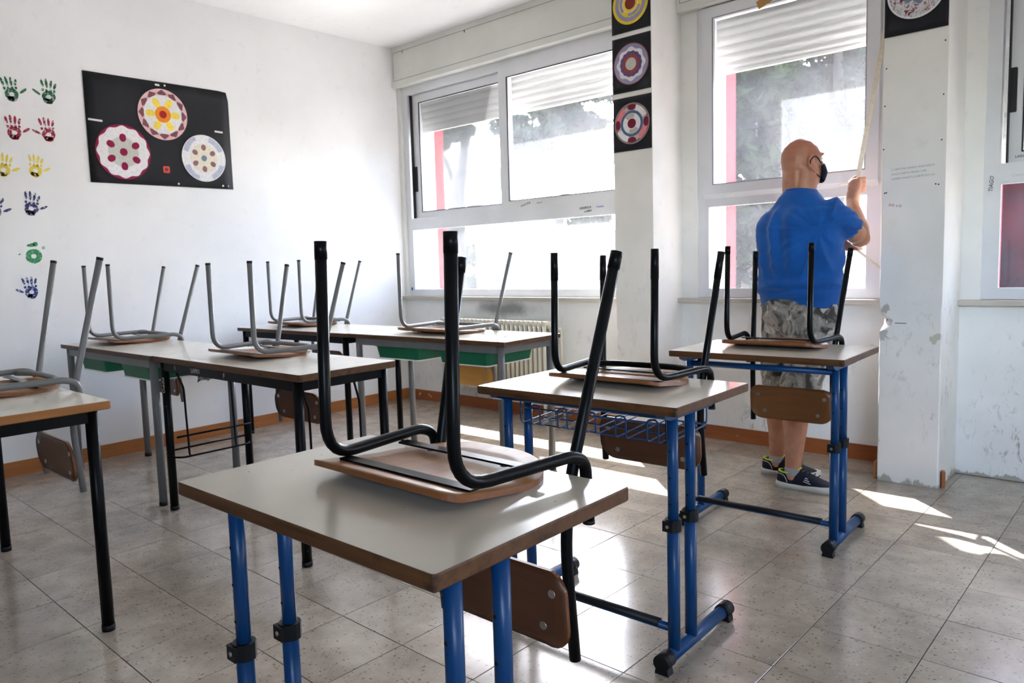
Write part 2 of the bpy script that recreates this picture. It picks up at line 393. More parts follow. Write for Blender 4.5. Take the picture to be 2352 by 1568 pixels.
# pillars: broken plaster on the second one
def pillar_mat(name, patches):
    m = plaster(name, lin(232, 230, 225), .12, .9, .8, 1.3, .11); t = NT.__new__(NT); t.m = m; t.t = m.node_tree; t.b = t.t.nodes['Principled BSDF']; t.out = None
    lk = t.b.inputs['Base Color'].links[0].from_socket; cc = lk
    geo = t.n('ShaderNodeNewGeometry')
    for (p, rad, c) in patches:                     # stains of repair mortar
        d = t.n('ShaderNodeVectorMath'); d.operation = 'DISTANCE'; t.l(geo.outputs['Position'], d.inputs[0]); d.inputs[1].default_value = p
        nz = t.noise(geo.outputs['Position'], 17, 5, .65)
        k = t.math('ADD', t.math('DIVIDE', d.outputs['Value'], rad), t.math('MULTIPLY', nz, 3.2))
        cc = t.mix(t.ramp(t.math('DIVIDE', k, 4), [(.50, (.75,)*3), (.54, (0, 0, 0))]), cc, c)
    t.l(cc, t.b.inputs['Base Color']); return m
def pillar(name, x0, x1, notch=None, mat=None):
    m = MB(); rings = []; zs = [-.1+.0*i for i in range(1)]+[.002+i*.03 for i in range(100)]
    zs = [z for z in zs if z < CEIL]+[CEIL]
    rnd = random.Random(hash(name) % 1000 if False else len(name))
    for z in zs:
        ca = .004+.004*noise.noise((x0*9, 0, z*14)); cb = .005+.004*noise.noise((x1*9, 3, z*17))
        if .9 < z: ca *= .4; cb *= .4
        if notch and notch[0] < z < notch[1]:
            q = (z-notch[0])/(notch[1]-notch[0]); ca += notch[2]*math.sin(PI*q)**.6*(1+.5*noise.noise((5, 1, z*40)))
        ca, cb = max(ca, .001), max(cb, .001); yf = -.335
        rings.append([Vector(p) for p in ((x0, .30, z), (x0, yf+ca*1.5, z), (x0+ca*.45, yf+ca*.75, z), (x0+ca, yf, z), ((x0+x1)/2, yf, z), (x1-cb, yf, z), (x1, yf+cb, z), (x1, .30, z))])
    m.rings([r[::-1] for r in rings][::-1], True, False)
    return struct(m.build(name, mat))
pm1 = pillar_mat('pillar_plaster', [((2.33, -.335, .45), .05, lin(196, 192, 184))])
mort = lin(150, 148, 132)
pm2 = pillar_mat('damaged_pillar_plaster', [((3.885, -.345, .86), .045, mort), ((3.885, -.345, .73), .05, lin(168, 166, 160)), ((4.11, -.335, .73), .04, lin(176, 172, 150)),
     ((3.90, -.28, .80), .035, lin(120, 118, 112)), ((3.99, -.335, .87), .03, lin(226, 226, 226)), ((3.902, -.335, 1.372), .014, lin(186, 158, 156)), ((3.917, -.335, 1.369), .015, lin(186, 158, 156)), ((3.932, -.335, 1.366), .014, lin(186, 158, 156)), ((3.947, -.335, 1.365), .012, lin(190, 164, 162))])
p_a = pillar('pillar', 2.33, 2.603, (.66, .72, .012), pm1)
p_b = pillar('pillar.001', 3.864, 4.135, (.755, .845, .055), pm2)
struct(MB().bb((6.2, -.335, -.1), (6.47, .3, CEIL)).build('pillar.002', pm1))
struct(MB().bb((8.53, -.335, -.1), (8.80, .3, CEIL)).build('pillar.003', pm1))
for (xx, zz) in ((3.872, 1.845), (4.118, 1.86), (3.870, 1.64), (4.115, 1.655), (3.878, 1.43), (4.107, 1.452), (4.095, 1.455), (3.885, 1.432), (3.876, 2.02), (4.12, 2.1)):
    MB().tube([(xx, -.334, zz), (xx, -.3365, zz)], .0035, 8).build('tack', MT['alu_dark'], p_b)
MB().bb((3.935, -.337, .796), (3.985, -.3345, .799)).build('crack', MT['alu_dark'], p_b)

# baseboards
bl = struct(MB().bb((0.0005, Y0, 0), (.012, -.094, .086)).build('baseboard_left', None)); bl.data.materials.append(wood('baseboard_wood_left', lin(166, 102, 52), lin(184, 120, 68), .42, .8, 'y', .4))
def board(name, x0, x1, yw):
    t = MT.get('board_w')
    if t is None:
        nt_ = NT('chipped_baseboard_wood'); v = nt_.coord((3, 40, 40)); f = nt_.noise(v, 1, 5, .6, .6)
        cc = nt_.ramp(f, [(.3, lin(138, 74, 34)), (.7, lin(156, 88, 44))])
        k = nt_.ramp(nt_.noise(nt_.coord((1, 1, 1), kind='World'), 9, 5, .7), [(.64, (0, 0, 0)), (.67, (1, 1, 1))]); cc = nt_.mix(k, cc, lin(214, 208, 200))
        nt_.base(cc); nt_.set(Roughness=.45); t = MT['board_w'] = nt_.m
    return struct(MB().bb((x0, yw-.012, 0), (x1, yw-.0004, .086)).build(name, t))
board('baseboard_window', .0125, 2.33, -.08)
board('baseboard_window.001', 2.603, 3.858, .02)
st = MB().box((3.853, -.30, .045), (.012, .05, .085)).build('baseboard_stub', MT['board']); tag(st, 'short leftover piece of brown baseboard at the damaged pillar', 'baseboard', kind='structure')
st = MB().box((4.145, -.28, .04), (.016, .045, .075), .3).build('baseboard_stub', MT['board']); tag(st, 'broken splinter of baseboard on the right side of the damaged pillar', 'baseboard', kind='structure')

# ------------------------------------------------------------------ windows
def bars(m, x0, x1, z0, z1, w, y0, y1, wb=None, wt=None, wl=None, wr=None):
    wb, wt, wl, wr = wb or w, wt or w, wl or w, wr or w
    m.bb((x0, y0, z0), (x0+wl, y1, z1)); m.bb((x1-wr, y0, z0), (x1, y1, z1))
    m.bb((x0+wl, y0, z0), (x1-wr, y1, z0+wb)); m.bb((x0+wl, y0, z1-wt), (x1-wr, y1, z1)); return m
def gasket(m, x0, x1, z0, z1, y, w=.006):
    return bars(m, x0, x1, z0, z1, w, y-.002, y+.006)
def pane(parent, x0, x1, z0, z1, y, mat):
    return MB().bb((x0, y, z0), (x1, y+.004, z1)).build('pane', mat, parent)
def window(n, b):
    W = struct(empty('window_%d' % n, (0, 0, 0))); y = b['win']; x0, x1 = b['fx0'], b['fx1']
    W['label'] = ['wide aluminium window in the corner bay by the white wall', 'single tilting aluminium window in front of the man', 'aluminium window past the damaged pillar with its shutter down', 'aluminium window beyond the right picture border', 'last aluminium window beyond the right picture border'][n-1]
    gm = MT['glass'] if n != 3 else MT['glass_dirty']
    fr = bars(MB(), x0, x1, .895, 2.66, .06, y, y+.07, wb=.047, wt=.075).build('frame', MT['alu'], W)
    tr = MB().bb((x0+.06, y-.004, 1.463), (x1-.06, y+.066, 1.5545)).build('transom', MT['alu'], W)
    bars(MB(), x0+.058, x1-.058, .94, 1.467, .012, y-.001, y+.02).build('glazing_bead', MT['alu'], W)
    pane(W, x0+.06, x1-.06, .935, 1.475, y+.03, gm)
    if n == 2:
        s = bars(MB(), 2.752, 3.75, 1.532, 2.645, .068, y-.022, y+.03, wb=.062).build('sash', MT['alu'], W)
        m = MB(); M4 = Matrix.Translation((0, 0, 0))
        m.add([(2.752, y-.022, 1.532), (3.75, y-.022, 1.532), (3.75, y-.001, 1.50), (2.752, y-.001, 1.50), (2.752, y, 1.54), (3.75, y, 1.54)], [(0, 1, 2, 3)]); m.build('drip_edge', MT['alu'], s)
        gasket(MB(), 2.816, 3.686, 1.588, 2.582, y-.021, .004).build('gasket', MT['alu_mid'], s)
        pane(s, 2.81, 3.69, 1.58, 2.59, y+.005, gm)
        for xx in (2.925, 3.585): MB().box((xx, y-.012, 1.518), (.05, .018, .012)).build('latch', MT['slat'], s)
    else:
        xm = (x0+x1)/2 if n >= 3 else 1.18
        zt = 2.58
        s1 = bars(MB(), x0+.085, xm+.03, 1.553, zt, .07, y+.028, y+.06, wb=.055, wl=.083 if n == 1 else .06).build('sash', MT['alu'], W)
        gx0 = x0+.085+(.083 if n == 1 else .06)
        gasket(MB(), gx0-.002, xm-.03, 1.604, 2.514, y+.027).build('gasket', MT['alu_dark'], s1)
        pane(s1, gx0-.005, xm-.035, 1.60, 2.52, y+.04, gm)
        MB().bb((x0+.085, y+.0, 1.545), (x0+.092, y+.03, zt)).build('channel_shadow_gap', MT['alu_dark'], W)
        hx = x0+.11 if n == 1 else x0+.101
        m = MB().prism(rrect(.034, .21, .006), 0, .006, Matrix.Translation((hx, y+.028, 1.885 if n == 1 else 1.90)) @ Matrix.Rotation(PI/2, 4, 'X')); h = m.build('handle', MT['alu_dark'], s1)
        s2 = bars(MB(), xm-.044, x1-.06, 1.548, zt+.015, .082, y-.006, y+.027, wb=.068, wt=.07).build('sash', MT['alu'], W)
        gasket(MB(), xm+.036, x1-.14, 1.614, 2.527, y-.007).build('gasket', MT['alu_dark'], s2)
        pane(s2, xm+.03, x1-.135, 1.61, 2.53, y+.01, gm)
    # sill
    MB().bb((b['x0'], b['sill'], .868), (b['x1'], y+.09, .893)).build('sill', MT['marble'], W)
    # shutter box
    bx = MB().bb((b['x0'], b['box'], 2.655), (b['x1'], y+.005, CEIL)).build('shutter_box', MT['box'], W)
    m = MB()
    for z in (2.705, 2.933): m.bb((b['x0']+.02, b['box']-.001, z-.0015), (b['x1']-.02, b['box']+.002, z+.0015))
    for xx in (b['x0']+.02, b['x1']-.02): m.bb((xx-.0015, b['box']-.001, 2.705), (xx+.0015, b['box']+.002, 2.933))
    m.build('panel_joint', paint('joint_line', lin(110, 110, 100), .8), bx)
    m = MB().bb((b['x0'], b['box']-.006, 2.655), (b['x1'], b['box'], 2.672)); m.build('box_lip', MT['box'], bx)
    for xx in (b['x0']+.14, b['x0']+.14+.62*(b['x1']-b['x0'])*.5): MB().bb((xx, b['box']-.002, 2.915), (xx+.008, b['box'], 2.931)).build('box_clip', MT['alu_dark'], bx)
    # roller shutter
    R = empty('roller_shutter', ((x0+x1)/2, b['shut'], b['low']))
    tag(R, ['white slatted roller shutter half lowered outside the wide corner window', 'white slatted roller shutter the man is pulling up', 'white slatted roller shutter lowered behind the window past the damaged pillar', 'white slatted roller shutter of the fourth window, out of view', 'white slatted roller shutter of the last window, out of view'][n-1], 'shutter', 'roller shutters outside the windows')
    prof = []
    for q in range(9):
        t = q/8; prof.append((-.007*math.sin(PI*t)-.001, .0515*t))
    back = [(.006, p[1]) for p in prof[::-1]]
    me = None; nsl = int((2.72-b['low'])/.0525)+1
    for q in range(nsl):
        if me is None:
            m = MB(); hw = (x1-x0)/2-.03
            pts = prof+back
            m.rings([[Vector((-hw, p[0], p[1])) for p in pts], [Vector((hw, p[0], p[1])) for p in pts]], True, False)
            o = m.build('slat', MT['slat'], R); me = o.data
        else: o = obj('slat', me, R)
        o.location = (0, 0, q*.0525)
    MB().bb((-(x1-x0)/2+.03, -.008, -.018), ((x1-x0)/2-.03, .008, .0)).build('bottom_bar', MT['slat'], R)
    m = MB()
    for xx in (x0+.012, x1-.036): m.bb((xx, b['shut']-.016, .90), (xx+.024, b['shut']+.016, 2.66))
    m.build('shutter_guide', MT['alu'], W)
    # light portal over the opening
    pl = bpy.data.lights.new('window_portal', 'AREA'); pl.shape = 'RECTANGLE'; pl.size = x1-x0; pl.size_y = max(.3, b['low']-.88)
    pl.cycles.is_portal = True
    po = bpy.data.objects.new('window_portal', pl); col.objects.link(po); po.location = ((x0+x1)/2, b['shut']+.03, (b['low']+.88)/2); po.rotation_euler = (-PI/2, 0, 0)
    return W
W1, W2, W3 = [window(k+1, b) for k, b in enumerate(BAYS)][:3]

# ------------------------------------------------------------------ outside the windows
ex = struct(empty('exterior_wall', (0, 0, 0)))
for (xa, xb, ya, yr, yb) in ((-.7, 0, -.06, .305, .455), (2.30, 2.72, .3, .395, .545), (3.76, 4.22, .3, .40, .55), (6.14, 6.53, .3, .42, .57), (8.47, 8.86, .3, .42, .57), (10.8, 11.4, .3, .42, .57)):
    MB().bb((xa, ya, -.5), (xb, yr, 3.4)).build('pier', MT['exterior'], ex)
    MB().bb((xa, yr, -.5), (xb, yb, 3.4)).build('pier_facing', MT['red_ext'], ex)
struct(MB().bb((-60, .34, -.6), (60, 90, -.45)).build('ground_outside', plaster('pale_ground', lin(150, 146, 136), .3)))
# ------------------------------------------------------------------ desks
ZD = .76
def desk_top(parent, L, D, th, lam, edge, name='desktop', r=.006):
    m = MB().prism(rrect(L-.004, D-.004, r, 3), -.0012, 0); o = m.build(name, lam, parent, (0, 0, ZD))
    m = MB(); out = rrect(L, D, r+.001, 3); n = len(out); inn = rrect(L-.006, D-.006, r, 3)
    rings = []
    for z, e in ((-.0004, -.0015), (-.003, 0), (-th+.003, 0), (-th, -.003)):
        q = rrect(L+2*e, D+2*e, max(r+e, .002), 3); rings.append([Vector((p[0], p[1], z)) for p in q])
    m.rings(rings[::-1], True, False)
    m.build('edge_band', edge, o)
    return o
def blue_desk(x, y, rz, label, basket=False, L=.70, D=.475, edge='edge', lam='lam_reflection'):
    t = empty('school_desk', (x, y, 0), rz); tag(t, label, 'desk', 'blue height-adjustable single desks')
    desk_top(t, L, D, .026, MT[lam], MT[edge])
    fx = .295; yf = -D/2+.012
    for s in (-1, 1):
        X = s*fx
        MB().tube([(X, yf+.01, .034), (X, yf+.42, .034)], .0195, 12).build('foot_tube', MT['blue'], t)
        for ye, d in ((yf-.005, 1), (yf+.435, -1)):
            m = MB().tube([(X, ye, .034), (X, ye+d*.048, .034)], .0235, 14)
            m.prism([(-.021, -.012), (.021, -.012), (.016, .014), (-.016, .014)], 0, .03, Matrix.Translation((X, ye+(.004 if d > 0 else -.034), .012)) @ Matrix.Rotation(PI/2, 4, 'X') @ Matrix.Translation((0, 0, -.03 if d > 0 else -.03)))
            m.build('foot_cap', MT['rubber'], t)
        for k, yy in enumerate((yf+.075, yf+.18)):
            MB().tube([(X, yy, .045), (X, yy, .41)], .0175, 12).build('lower_post', MT['blue'], t)
            up = MB().tube([(X, yy, .40), (X, yy, .722)], .0150, 12).build('upper_post', MT['blue'], t)
            for z in (.47, .545, .62): MB().tube([(X-.002, yy-.0120, z), (X-.002, yy-.01535, z)], .0034, 8).build('adjusting_hole', MT['rubber'], up)
            c = MB().prism([(.023*math.cos(2*PI*j/12), .0235*math.sin(2*PI*j/12)) for j in range(12)], .392, .426, Matrix.Translation((X, yy, 0))); c.box((X-.004, yy-.022, .409), (.03, .012, .03))
            c = c.build('clamp_collar', MT['rubber'], t)
            MB().tube([(X-.004, yy-.0275, .409), (X-.004, yy-.030, .409)], .005, 8).build('clamp_screw', MT['steel'], c)
        m = MB(); m.prism([(-.175, 0), (.155, 0), (.155, -.006), (.12, -.022), (-.135, -.022), (-.165, -.012)], -.014, .014, Matrix.Translation((X, yf+.13+.045, .734)) @ Matrix.Rotation(PI/2, 4, 'Z') @ Matrix.Rotation(PI/2, 4, 'X'))
        m.build('top_bracket', MT['blue'], t)
    za_ = .718 if basket else .70
    MB().tube([(-fx, yf+.075, za_), (fx, yf+.075, za_)], .0125, 10).build('apron_rail', MT['blue'], t)
    st = MB().tube([(-fx, yf+.075, .105), (fx, yf+.075, .105)], .0115, 10).build('stretcher', MT['blue'], t)
    MB().tube([(-fx+.04, yf+.075, .109), (fx-.045, yf+.075, .109)], .0135, 10).build('foam_sleeve', MT['rubber'], st)
    if basket:
        bk = []
        r = .0026; z0, z1 = .628, .682; ya, yb = yf+.10, yf+.36; xa, xb = -.262, .262
        b = MB().tube([(xa, ya, z1), (xb, ya, z1)], r, 6).build('book_basket', MT['blue'], t)
        MB().tube([(xa, yb, z0+.01), (xb, yb, z0+.01)], r, 6).build('basket_wire', MT['blue'], b)
        MB().tube([(xa, (ya+yb)/2, z0-.004), (xb, (ya+yb)/2, z0-.004)], r, 6).build('basket_wire', MT['blue'], b)
        MB().tube([(xa, ya+.03, z0-.004), (xb, ya+.03, z0-.004)], r, 6).build('basket_wire', MT['blue'], b)
        wire = fillet([(0, yb, z0+.012), (0, ya, z0), (0, ya, z1+.002)], .02, 3); me = None
        for q in range(5):
            xx = xa+.045+q*.105
            if me is None:
                m = MB().tube(fillet([(0, yb, z0+.013), (0, ya-.002, z0-.001), (0, ya-.002, z1+.012), (.036, ya-.002, z1+.012), (.036, ya-.002, z0-.001), (.036, yb, z0+.013)], .016, 4), r, 6)
                o = m.build('basket_wire', MT['blue'], b); me = o.data
            else: o = obj('basket_wire', me, b)
            o.location.x = xx
        for xx in (xa, xb): MB().tube(fillet([(xx, ya, .735), (xx, ya, z0), (xx, yb, z0+.01), (xx, yb, .735)], .02, 3), r, 6).build('basket_wire', MT['blue'], b)
    return t
def double_desk(x, y, rz, label, mat, L=1.21, D=.49, lam='lam2', edge='edge', rack=False, trays=False, inset=(.055, .035), thick=.024):
    t = empty('double_school_desk', (x, y, 0), rz); tag(t, label, 'desk', 'two-seat school desks')
    desk_top(t, L, D, thick, MT[lam], MT[edge], r=.012)
    ix, iy = L/2-inset[0], D/2-inset[1]; za, zb = ZD-thick-.042, ZD-thick
    for sx in (-1, 1):
        for sy in (-1, 1):
            lg = MB().tube([(sx*ix, sy*iy, .012), (sx*ix, sy*iy, zb)], .0195, 12).build('leg', mat, t)
            MB().tube([(sx*ix, sy*iy, 0), (sx*ix, sy*iy, .02)], .0212, 12).build('leg_tip', MT['rubber'], lg)
    for sy in (-1, 1): MB().bb((-ix, sy*iy-.012, za), (ix, sy*iy+.012, zb)).build('apron', mat, t)
    for sx in (-1, 1): MB().bb((sx*ix-.012, -iy, za), (sx*ix+.012, iy, zb)).build('apron', mat, t)
    if rack:
        r = .005
        for sx in (-1, 1):
            xx = sx*(ix-.005); k = MB().tube([(xx, -iy, .295), (xx, iy, .295)], r, 6).build('bag_rack', mat, t)
            xo = xx-sx*.055
            for yy in (-iy+.07, iy-.10):
                MB().tube(fillet([(xx-sx*.02, yy-.035, za+.01), (xx-sx*.03, yy, .60), (xx-sx*.035, yy+.005, .265), (xo, yy+.005, .262)], .02, 3), r, 6).build('rack_wire', mat, k)
            MB().tube([(xx-sx*.03, -iy+.02, .36), (xx-sx*.03, iy, .36)], r, 6).build('rack_wire', mat, k)
            MB().tube(fillet([(xx, -iy, .262), (xo, -iy+.03, .262), (xo, iy-.03, .262), (xx, iy, .262)], .03, 3), r, 6).build('rack_wire', mat, k)
    return t
D1 = blue_desk(3.94, -3.545, math.radians(1.0), 'blue-framed single desk in front, its wide beige top nearest the viewer', edge='edge', lam='lam')
D2 = blue_desk(3.656, -2.414, math.radians(1.6), 'blue-framed single desk with a wire book basket under its top', True, .705, .475)
D3 = blue_desk(3.716, -1.286, math.radians(2.2), 'blue-framed single desk right behind the man in the blue shirt', False, .70, .488)
DE = double_desk(1.951, -2.618, math.radians(.8), 'worn two-seat desk with black legs and wire bag racks', MT['black_worn'], 1.24, .48, edge='edge', rack=True, inset=(.06, .03), thick=.028)
DF = double_desk(.727, -2.645, math.radians(1.0), 'two-seat desk with grey legs and green trays by the handprints wall', MT['grey'], 1.208, .48, edge='edge_dark')
DG = double_desk(.681, -1.46, math.radians(2.6), 'black-legged two-seat desk in the far row against the white wall', MT['black'], 1.21, .495, edge='edge_dark')
DH = double_desk(1.894, -1.395, math.radians(2.6), 'grey-legged two-seat desk in front of the radiator', MT['grey'], 1.21, .495, edge='edge')
DL = double_desk(1.90, -3.742, math.radians(.5), 'two-seat desk with orange wooden edge cut off by the left picture border', MT['black'], 1.21, .48, edge='edge_orange', inset=(.055, .045), thick=.027)
def scrawl(parent, txt, size, M, mat, name='scrawl', sh=0):
    cu = bpy.data.curves.new(name, 'FONT'); cu.body = txt; cu.size = size; cu.shear = sh; cu.extrude = .0002; cu.align_x = 'LEFT'; cu.resolution_u = 2
    tmp = bpy.data.objects.new('tmp', cu); col.objects.link(tmp)
    me = bpy.data.meshes.new_from_object(tmp); bpy.data.objects.remove(tmp); bpy.data.curves.remove(cu)
    me.materials.clear(); me.materials.append(mat)
    o = obj(name, me, parent); o.matrix_local = M; return o
RX = Matrix.Rotation(PI/2, 4, 'X')
mk_white = flat('white_marker', lin(200, 198, 190)); mk_black = flat('black_marker', lin(44, 44, 50)); mk_pencil = flat('pencil_grey', lin(150, 148, 146)); mk_blue = flat('blue_marker', lin(60, 80, 170))
scrawl(DE, 'LAPIO', .03, Matrix.Translation((-.27, -.2225, .702)) @ RX, mk_white)
scrawl(DE, 'F', .03, Matrix.Translation((.02, -.2225, .700)) @ RX, mk_white)
scrawl(DE, 'I', .03, Matrix.Translation((-.43, -.2225, .702)) @ RX, mk_white)
scrawl(DE, 'PIPPO', .03, Matrix.Translation((-.553, -.2302, .66)) @ RX @ Matrix.Rotation(-PI/2, 4, 'Z'), mk_white)

# trays hanging under two desks
def tray(parent_xy, rz, dx, dy, label, zt=.692, L=.36, D=.40, h=.072):
    c, s = math.cos(rz), math.sin(rz); x, y = parent_xy
    T = empty('desk_tray', (x+c*dx-s*dy, y+s*dx+c*dy, zt-h), rz); tag(T, label, 'tray', 'green trays under the desks')
    def ring(k, z, o=0): return [Vector((p[0], p[1], z)) for p in rrect(L-2*k+o, D-2*k+o, .02, 3)]
    m = MB().rings([ring(.012, 0), ring(.0, h), ring(.004, h), ring(.016, .004)], False, False)
    n = len(m.v)//4; m.f += [tuple(range(n-1, -1, -1)), tuple(range(3*n, 4*n))]; m.sm += [False]*2; m.mi += [0]*2
    m.build('tray_bin', MT['green'], T)
    MB().rings([ring(-.006, h-.004), ring(-.006, h), ring(.001, h), ring(.001, h-.004)], False, False, True).build('tray_rim', MT['green'], T)
    MB().rings([ring(.008, -.004), ring(.008, .002)], True, False).build('tray_reflection', MT['slat'], T)  # white slab draws the pale reflection along the tray's bottom edge
    return T
TH1 = tray((1.894, -1.395), math.radians(2.6), -.24, -.0, 'green plastic tray under the left seat of the radiator desk')
TH2 = tray((1.894, -1.395), math.radians(2.6), .27, -.0, 'green plastic tray holding dark cloth under the radiator desk')
TF1 = tray((.727, -2.645), math.radians(1), -.27, .01, 'green plastic tray nearest the handprints wall')
TF2 = tray((.727, -2.645), math.radians(1), .29, .01, 'green plastic tray with a patterned cloth hanging out')
def blob(name, pts, rad, mat, seed=0, sub=2, amp=.3, parent=None):
    bm = bmesh.new(); bmesh.ops.create_icosphere(bm, subdivisions=sub+1, radius=1)
    for v in bm.verts:
        k = 1+amp*noise.noise((v.co.x*2+seed, v.co.y*2, v.co.z*2)); v.co = Vector((v.co.x*rad[0]*k, v.co.y*rad[1]*k, max(v.co.z*rad[2]*k, -rad[2]*.75)))
    for f in bm.faces: f.smooth = True
    me = bpy.data.meshes.new(name); bm.to_mesh(me); bm.free(); me.materials.append(mat); return obj(name, me, parent, pts)
th = Vector(TH2.location)
tag(blob('crumpled_cloth', (th.x+.08, th.y+.05, th.z+.055), (.075, .10, .042), flat('dark_purple_cloth', lin(52, 44, 62)), 3, 2, .5), 'crumpled dark purple cloth lying in the green tray', 'cloth')
m = MB(); m.rings([[Vector((math.cos(2*PI*j/20)*r, y, math.sin(2*PI*j/20)*r)) for j in range(20)] for r, y in ((.034, 0), (.034, .018), (.027, .018), (.027, 0))], False, True, True)
tr_ = m.build('tape_roll', flat('clear_tape', lin(206, 206, 206), .3), None, (th.x+.165, th.y-.02, th.z+.075+.034)); tr_.rotation_euler = (.3, .2, .9); tag(tr_, 'whitish roll of adhesive tape at the edge of the green tray', 'tape roll')
tf = Vector(TF2.location)
m = MB(); nx = 10; pts = []
for i in range(nx+1):
    for j in range(9):
        u, v = i/nx, j/8; x = .02+u*.16; d = max(0, v-.35)
        pts.append((x+.02*d, .03+.012*math.sin(u*9+v*4), .075-.16*d*(1-.35*u)+.008*math.sin(u*7)))
m.add(pts, [(i*9+j, (i+1)*9+j, (i+1)*9+j+1, i*9+j+1) for i in range(nx) for j in range(8)], True)
tc = NT('patterned_cloth'); vo = tc.n('ShaderNodeTexVoronoi'); vo.inputs['Scale'].default_value = 40; tc.l(tc.coord(), vo.inputs['Vector']); cs = tc.n('ShaderNodeSeparateColor'); tc.l(vo.outputs['Color'], cs.inputs[0])
tc.base(tc.ramp(cs.outputs[0], [(.35, lin(70, 72, 92)), (.5, lin(190, 190, 196))])); tc.set(Roughness=.9)
o = m.build('hanging_cloth', tc.m, None, (tf.x+.17, tf.y+.02, tf.z-.01)); md = o.modifiers.new('thick', 'SOLIDIFY'); md.thickness = .004; tag(o, 'dark and white patterned cloth hanging from the green tray', 'cloth')

# ------------------------------------------------------------------ chairs, upside down on the desks
def curved_plate(outline, depth, th, bend, M=None, n_in=5):
    """closed outline (u,w) filled by shrinking rings, bent along v by bend(u,w)"""
    m = MB(); n = len(outline); cx = sum(p[0] for p in outline)/n; cw = sum(p[1] for p in outline)/n
    vs = []
    for side in (0, 1):
        for k in range(n_in+1):
            f = 1-k/(n_in+.001)
            for p in outline:
                u, w_ = cx+(p[0]-cx)*f, cw+(p[1]-cw)*f
                vs.append((u, bend(u, w_)+(th if side else 0), w_))
    fs = []
    for side in (0, 1):
        o = side*n*(n_in+1)
        for k in range(n_in):
            for j in range(n):
                q = (o+k*n+j, o+k*n+(j+1) % n, o+(k+1)*n+(j+1) % n, o+(k+1)*n+j); fs.append(q if side == 0 else q[::-1])
        c = tuple(o+n_in*n+j for j in range(n)); fs.append(c if side == 0 else c[::-1])
    m.add(vs, fs, True)
    o = n*(n_in+1); m.add([], [])
    for j in range(n): m.f.append((j, o+j, o+(j+1) % n, (j+1) % n)); m.sm.append(False); m.mi.append(1)
    return m
def chair(x, y, rz, label, tube, sh, seat_mat, seat_edge, back_mat, back_edge, group, rear_bar=False, arch=.02, z=ZD, zc=None, hh=None):
    wf, wb, d, fsu, fsv, bsu, bsv, w0f, w0b, hf, hb = sh
    capl = .085 if wf > .35 and tube is MT['black'] else .03 if tube is MT['black'] else .006
    t = empty('school_chair', (x, y, z), rz); tag(t, label, 'chair', group); R = .0115
    for s in (-1, 1):
        uo, ui = s*(wb/2+.0118), s*(wb/2-.0118)
        p = fillet([(s*(wf/2+fsu), -fsv, hf-.004), (s*wf/2, 0, w0f), (uo, d-.035, w0b+.006), (uo, d+.004, w0b-.012), (uo, d+.012, -.10)], [.075, .03, .035], 7)
        fl = MB().tube(p, R, 12).build('front_leg', tube, t)
        q = p[0]; q2 = p[0]+(p[1]-p[0]).normalized()*capl
        MB().tube([q+(q-q2).normalized()*.004, q2], R+.0006, 12).build('foot_cap', MT['rubber'] if tube is not MT['black'] else MT['black'], fl)
        e = p[-1]; MB().tube([e+Vector((0, 0, .004)), e-Vector((0, 0, .003))], R+.0004, 12).build('tube_plug', MT['rubber'], fl)
        a = Vector((s*(wb/2+bsu), d+bsv, hb-.004)); b_ = Vector((ui, d+.006, w0b-.004)); k = (b_-a)/(b_.z-a.z)
        c = b_+k*(-.085-b_.z)
        p = fillet([a, c, (ui*.985, c.y+.022, (zc or -.288)-.088)], .12, 7)
        blg = MB().tube(p, R, 12).build('back_leg', tube, t)
        q = p[0]; q2 = p[0]+(p[1]-p[0]).normalized()*capl
        MB().tube([q+(q-q2).normalized()*.004, q2], R+.0006, 12).build('foot_cap', MT['rubber'] if tube is not MT['black'] else MT['black'], blg)
        yb = c.y
    for v in (.045, d-.105):
        hw = (wf/2+(wb-wf)/2*(v/d)); wz = w0f+(w0b-w0f)*v/d
        MB().bb((-hw, v-.0125, wz-.0105), (hw, v+.0125, wz-.0065)).build('cross_bar', tube, t)
    if rear_bar:
        v = d-.05; hw = wb/2
        MB().tube(fillet([(-hw, v-.02, w0b), (-hw*.6, v+.02, w0b+.002), (hw*.6, v+.02, w0b+.002), (hw, v-.02, w0b)], .06, 4), .0105, 10).build('rear_bar', tube, t)
    # seat: outline in (u, v), rounded more at the back, waterfall front
    sw = wf+.036; v0, v1 = -.030, d-.008
    out = rrect(sw, v1-v0, [.155, .155, .03, .03], 9); out = [(p[0]*(1+.04*(p[1]/(v1-v0)+.5)), p[1]+(v0+v1)/2) for p in out]
    def bend(u, v):
        q = max(0, .13-v)/.16; r_ = max(0, v-(v1-.10))/.10
        return .026*q*q + .008*r_*r_ + .003*(1-(2*u/sw)**2)
    m = curved_plate(out, 0, .0105, bend)
    m.v = [(a_, c_, b2) for a_, b2, c_ in m.v]; m.f = [f[::-1] for f in m.f]
    so_ = m.build('seat', None, t, mats=[seat_mat, seat_edge])
    mm = MB()
    for (uu, vv) in ((-.1, .045), (.1, .045), (-.1, d-.105), (.1, d-.105)):
        mm = MB().tube([(uu, vv, w0b-.014), (uu, vv, w0b-.008)], .008, 10); mm.build('seat_screw', MT['steel'], so_)
    # backrest hanging below the desk edge
    grey = tube is not MT['black']; hw = wb/2-.012; zc = zc or (-.280 if grey else -.288); hh = hh or (.150 if grey else .165)
    out = rrect(2*hw, hh, [.06, .06, .07, .07] if grey else [.035, .035, .06, .06], 6)
    out = [(p[0]*(1-.0*p[1]), p[1]+zc+arch*(1-(p[0]/hw)**2)) for p in out]
    def bend2(u, w_): return yb-.020+.010*(1-(u/hw)**2)+.055*(-.085-w_)/.29*.4
    m = curved_plate(out, 0, .009, bend2)
    bo = m.build('backrest', None, t, mats=[back_mat, back_edge])
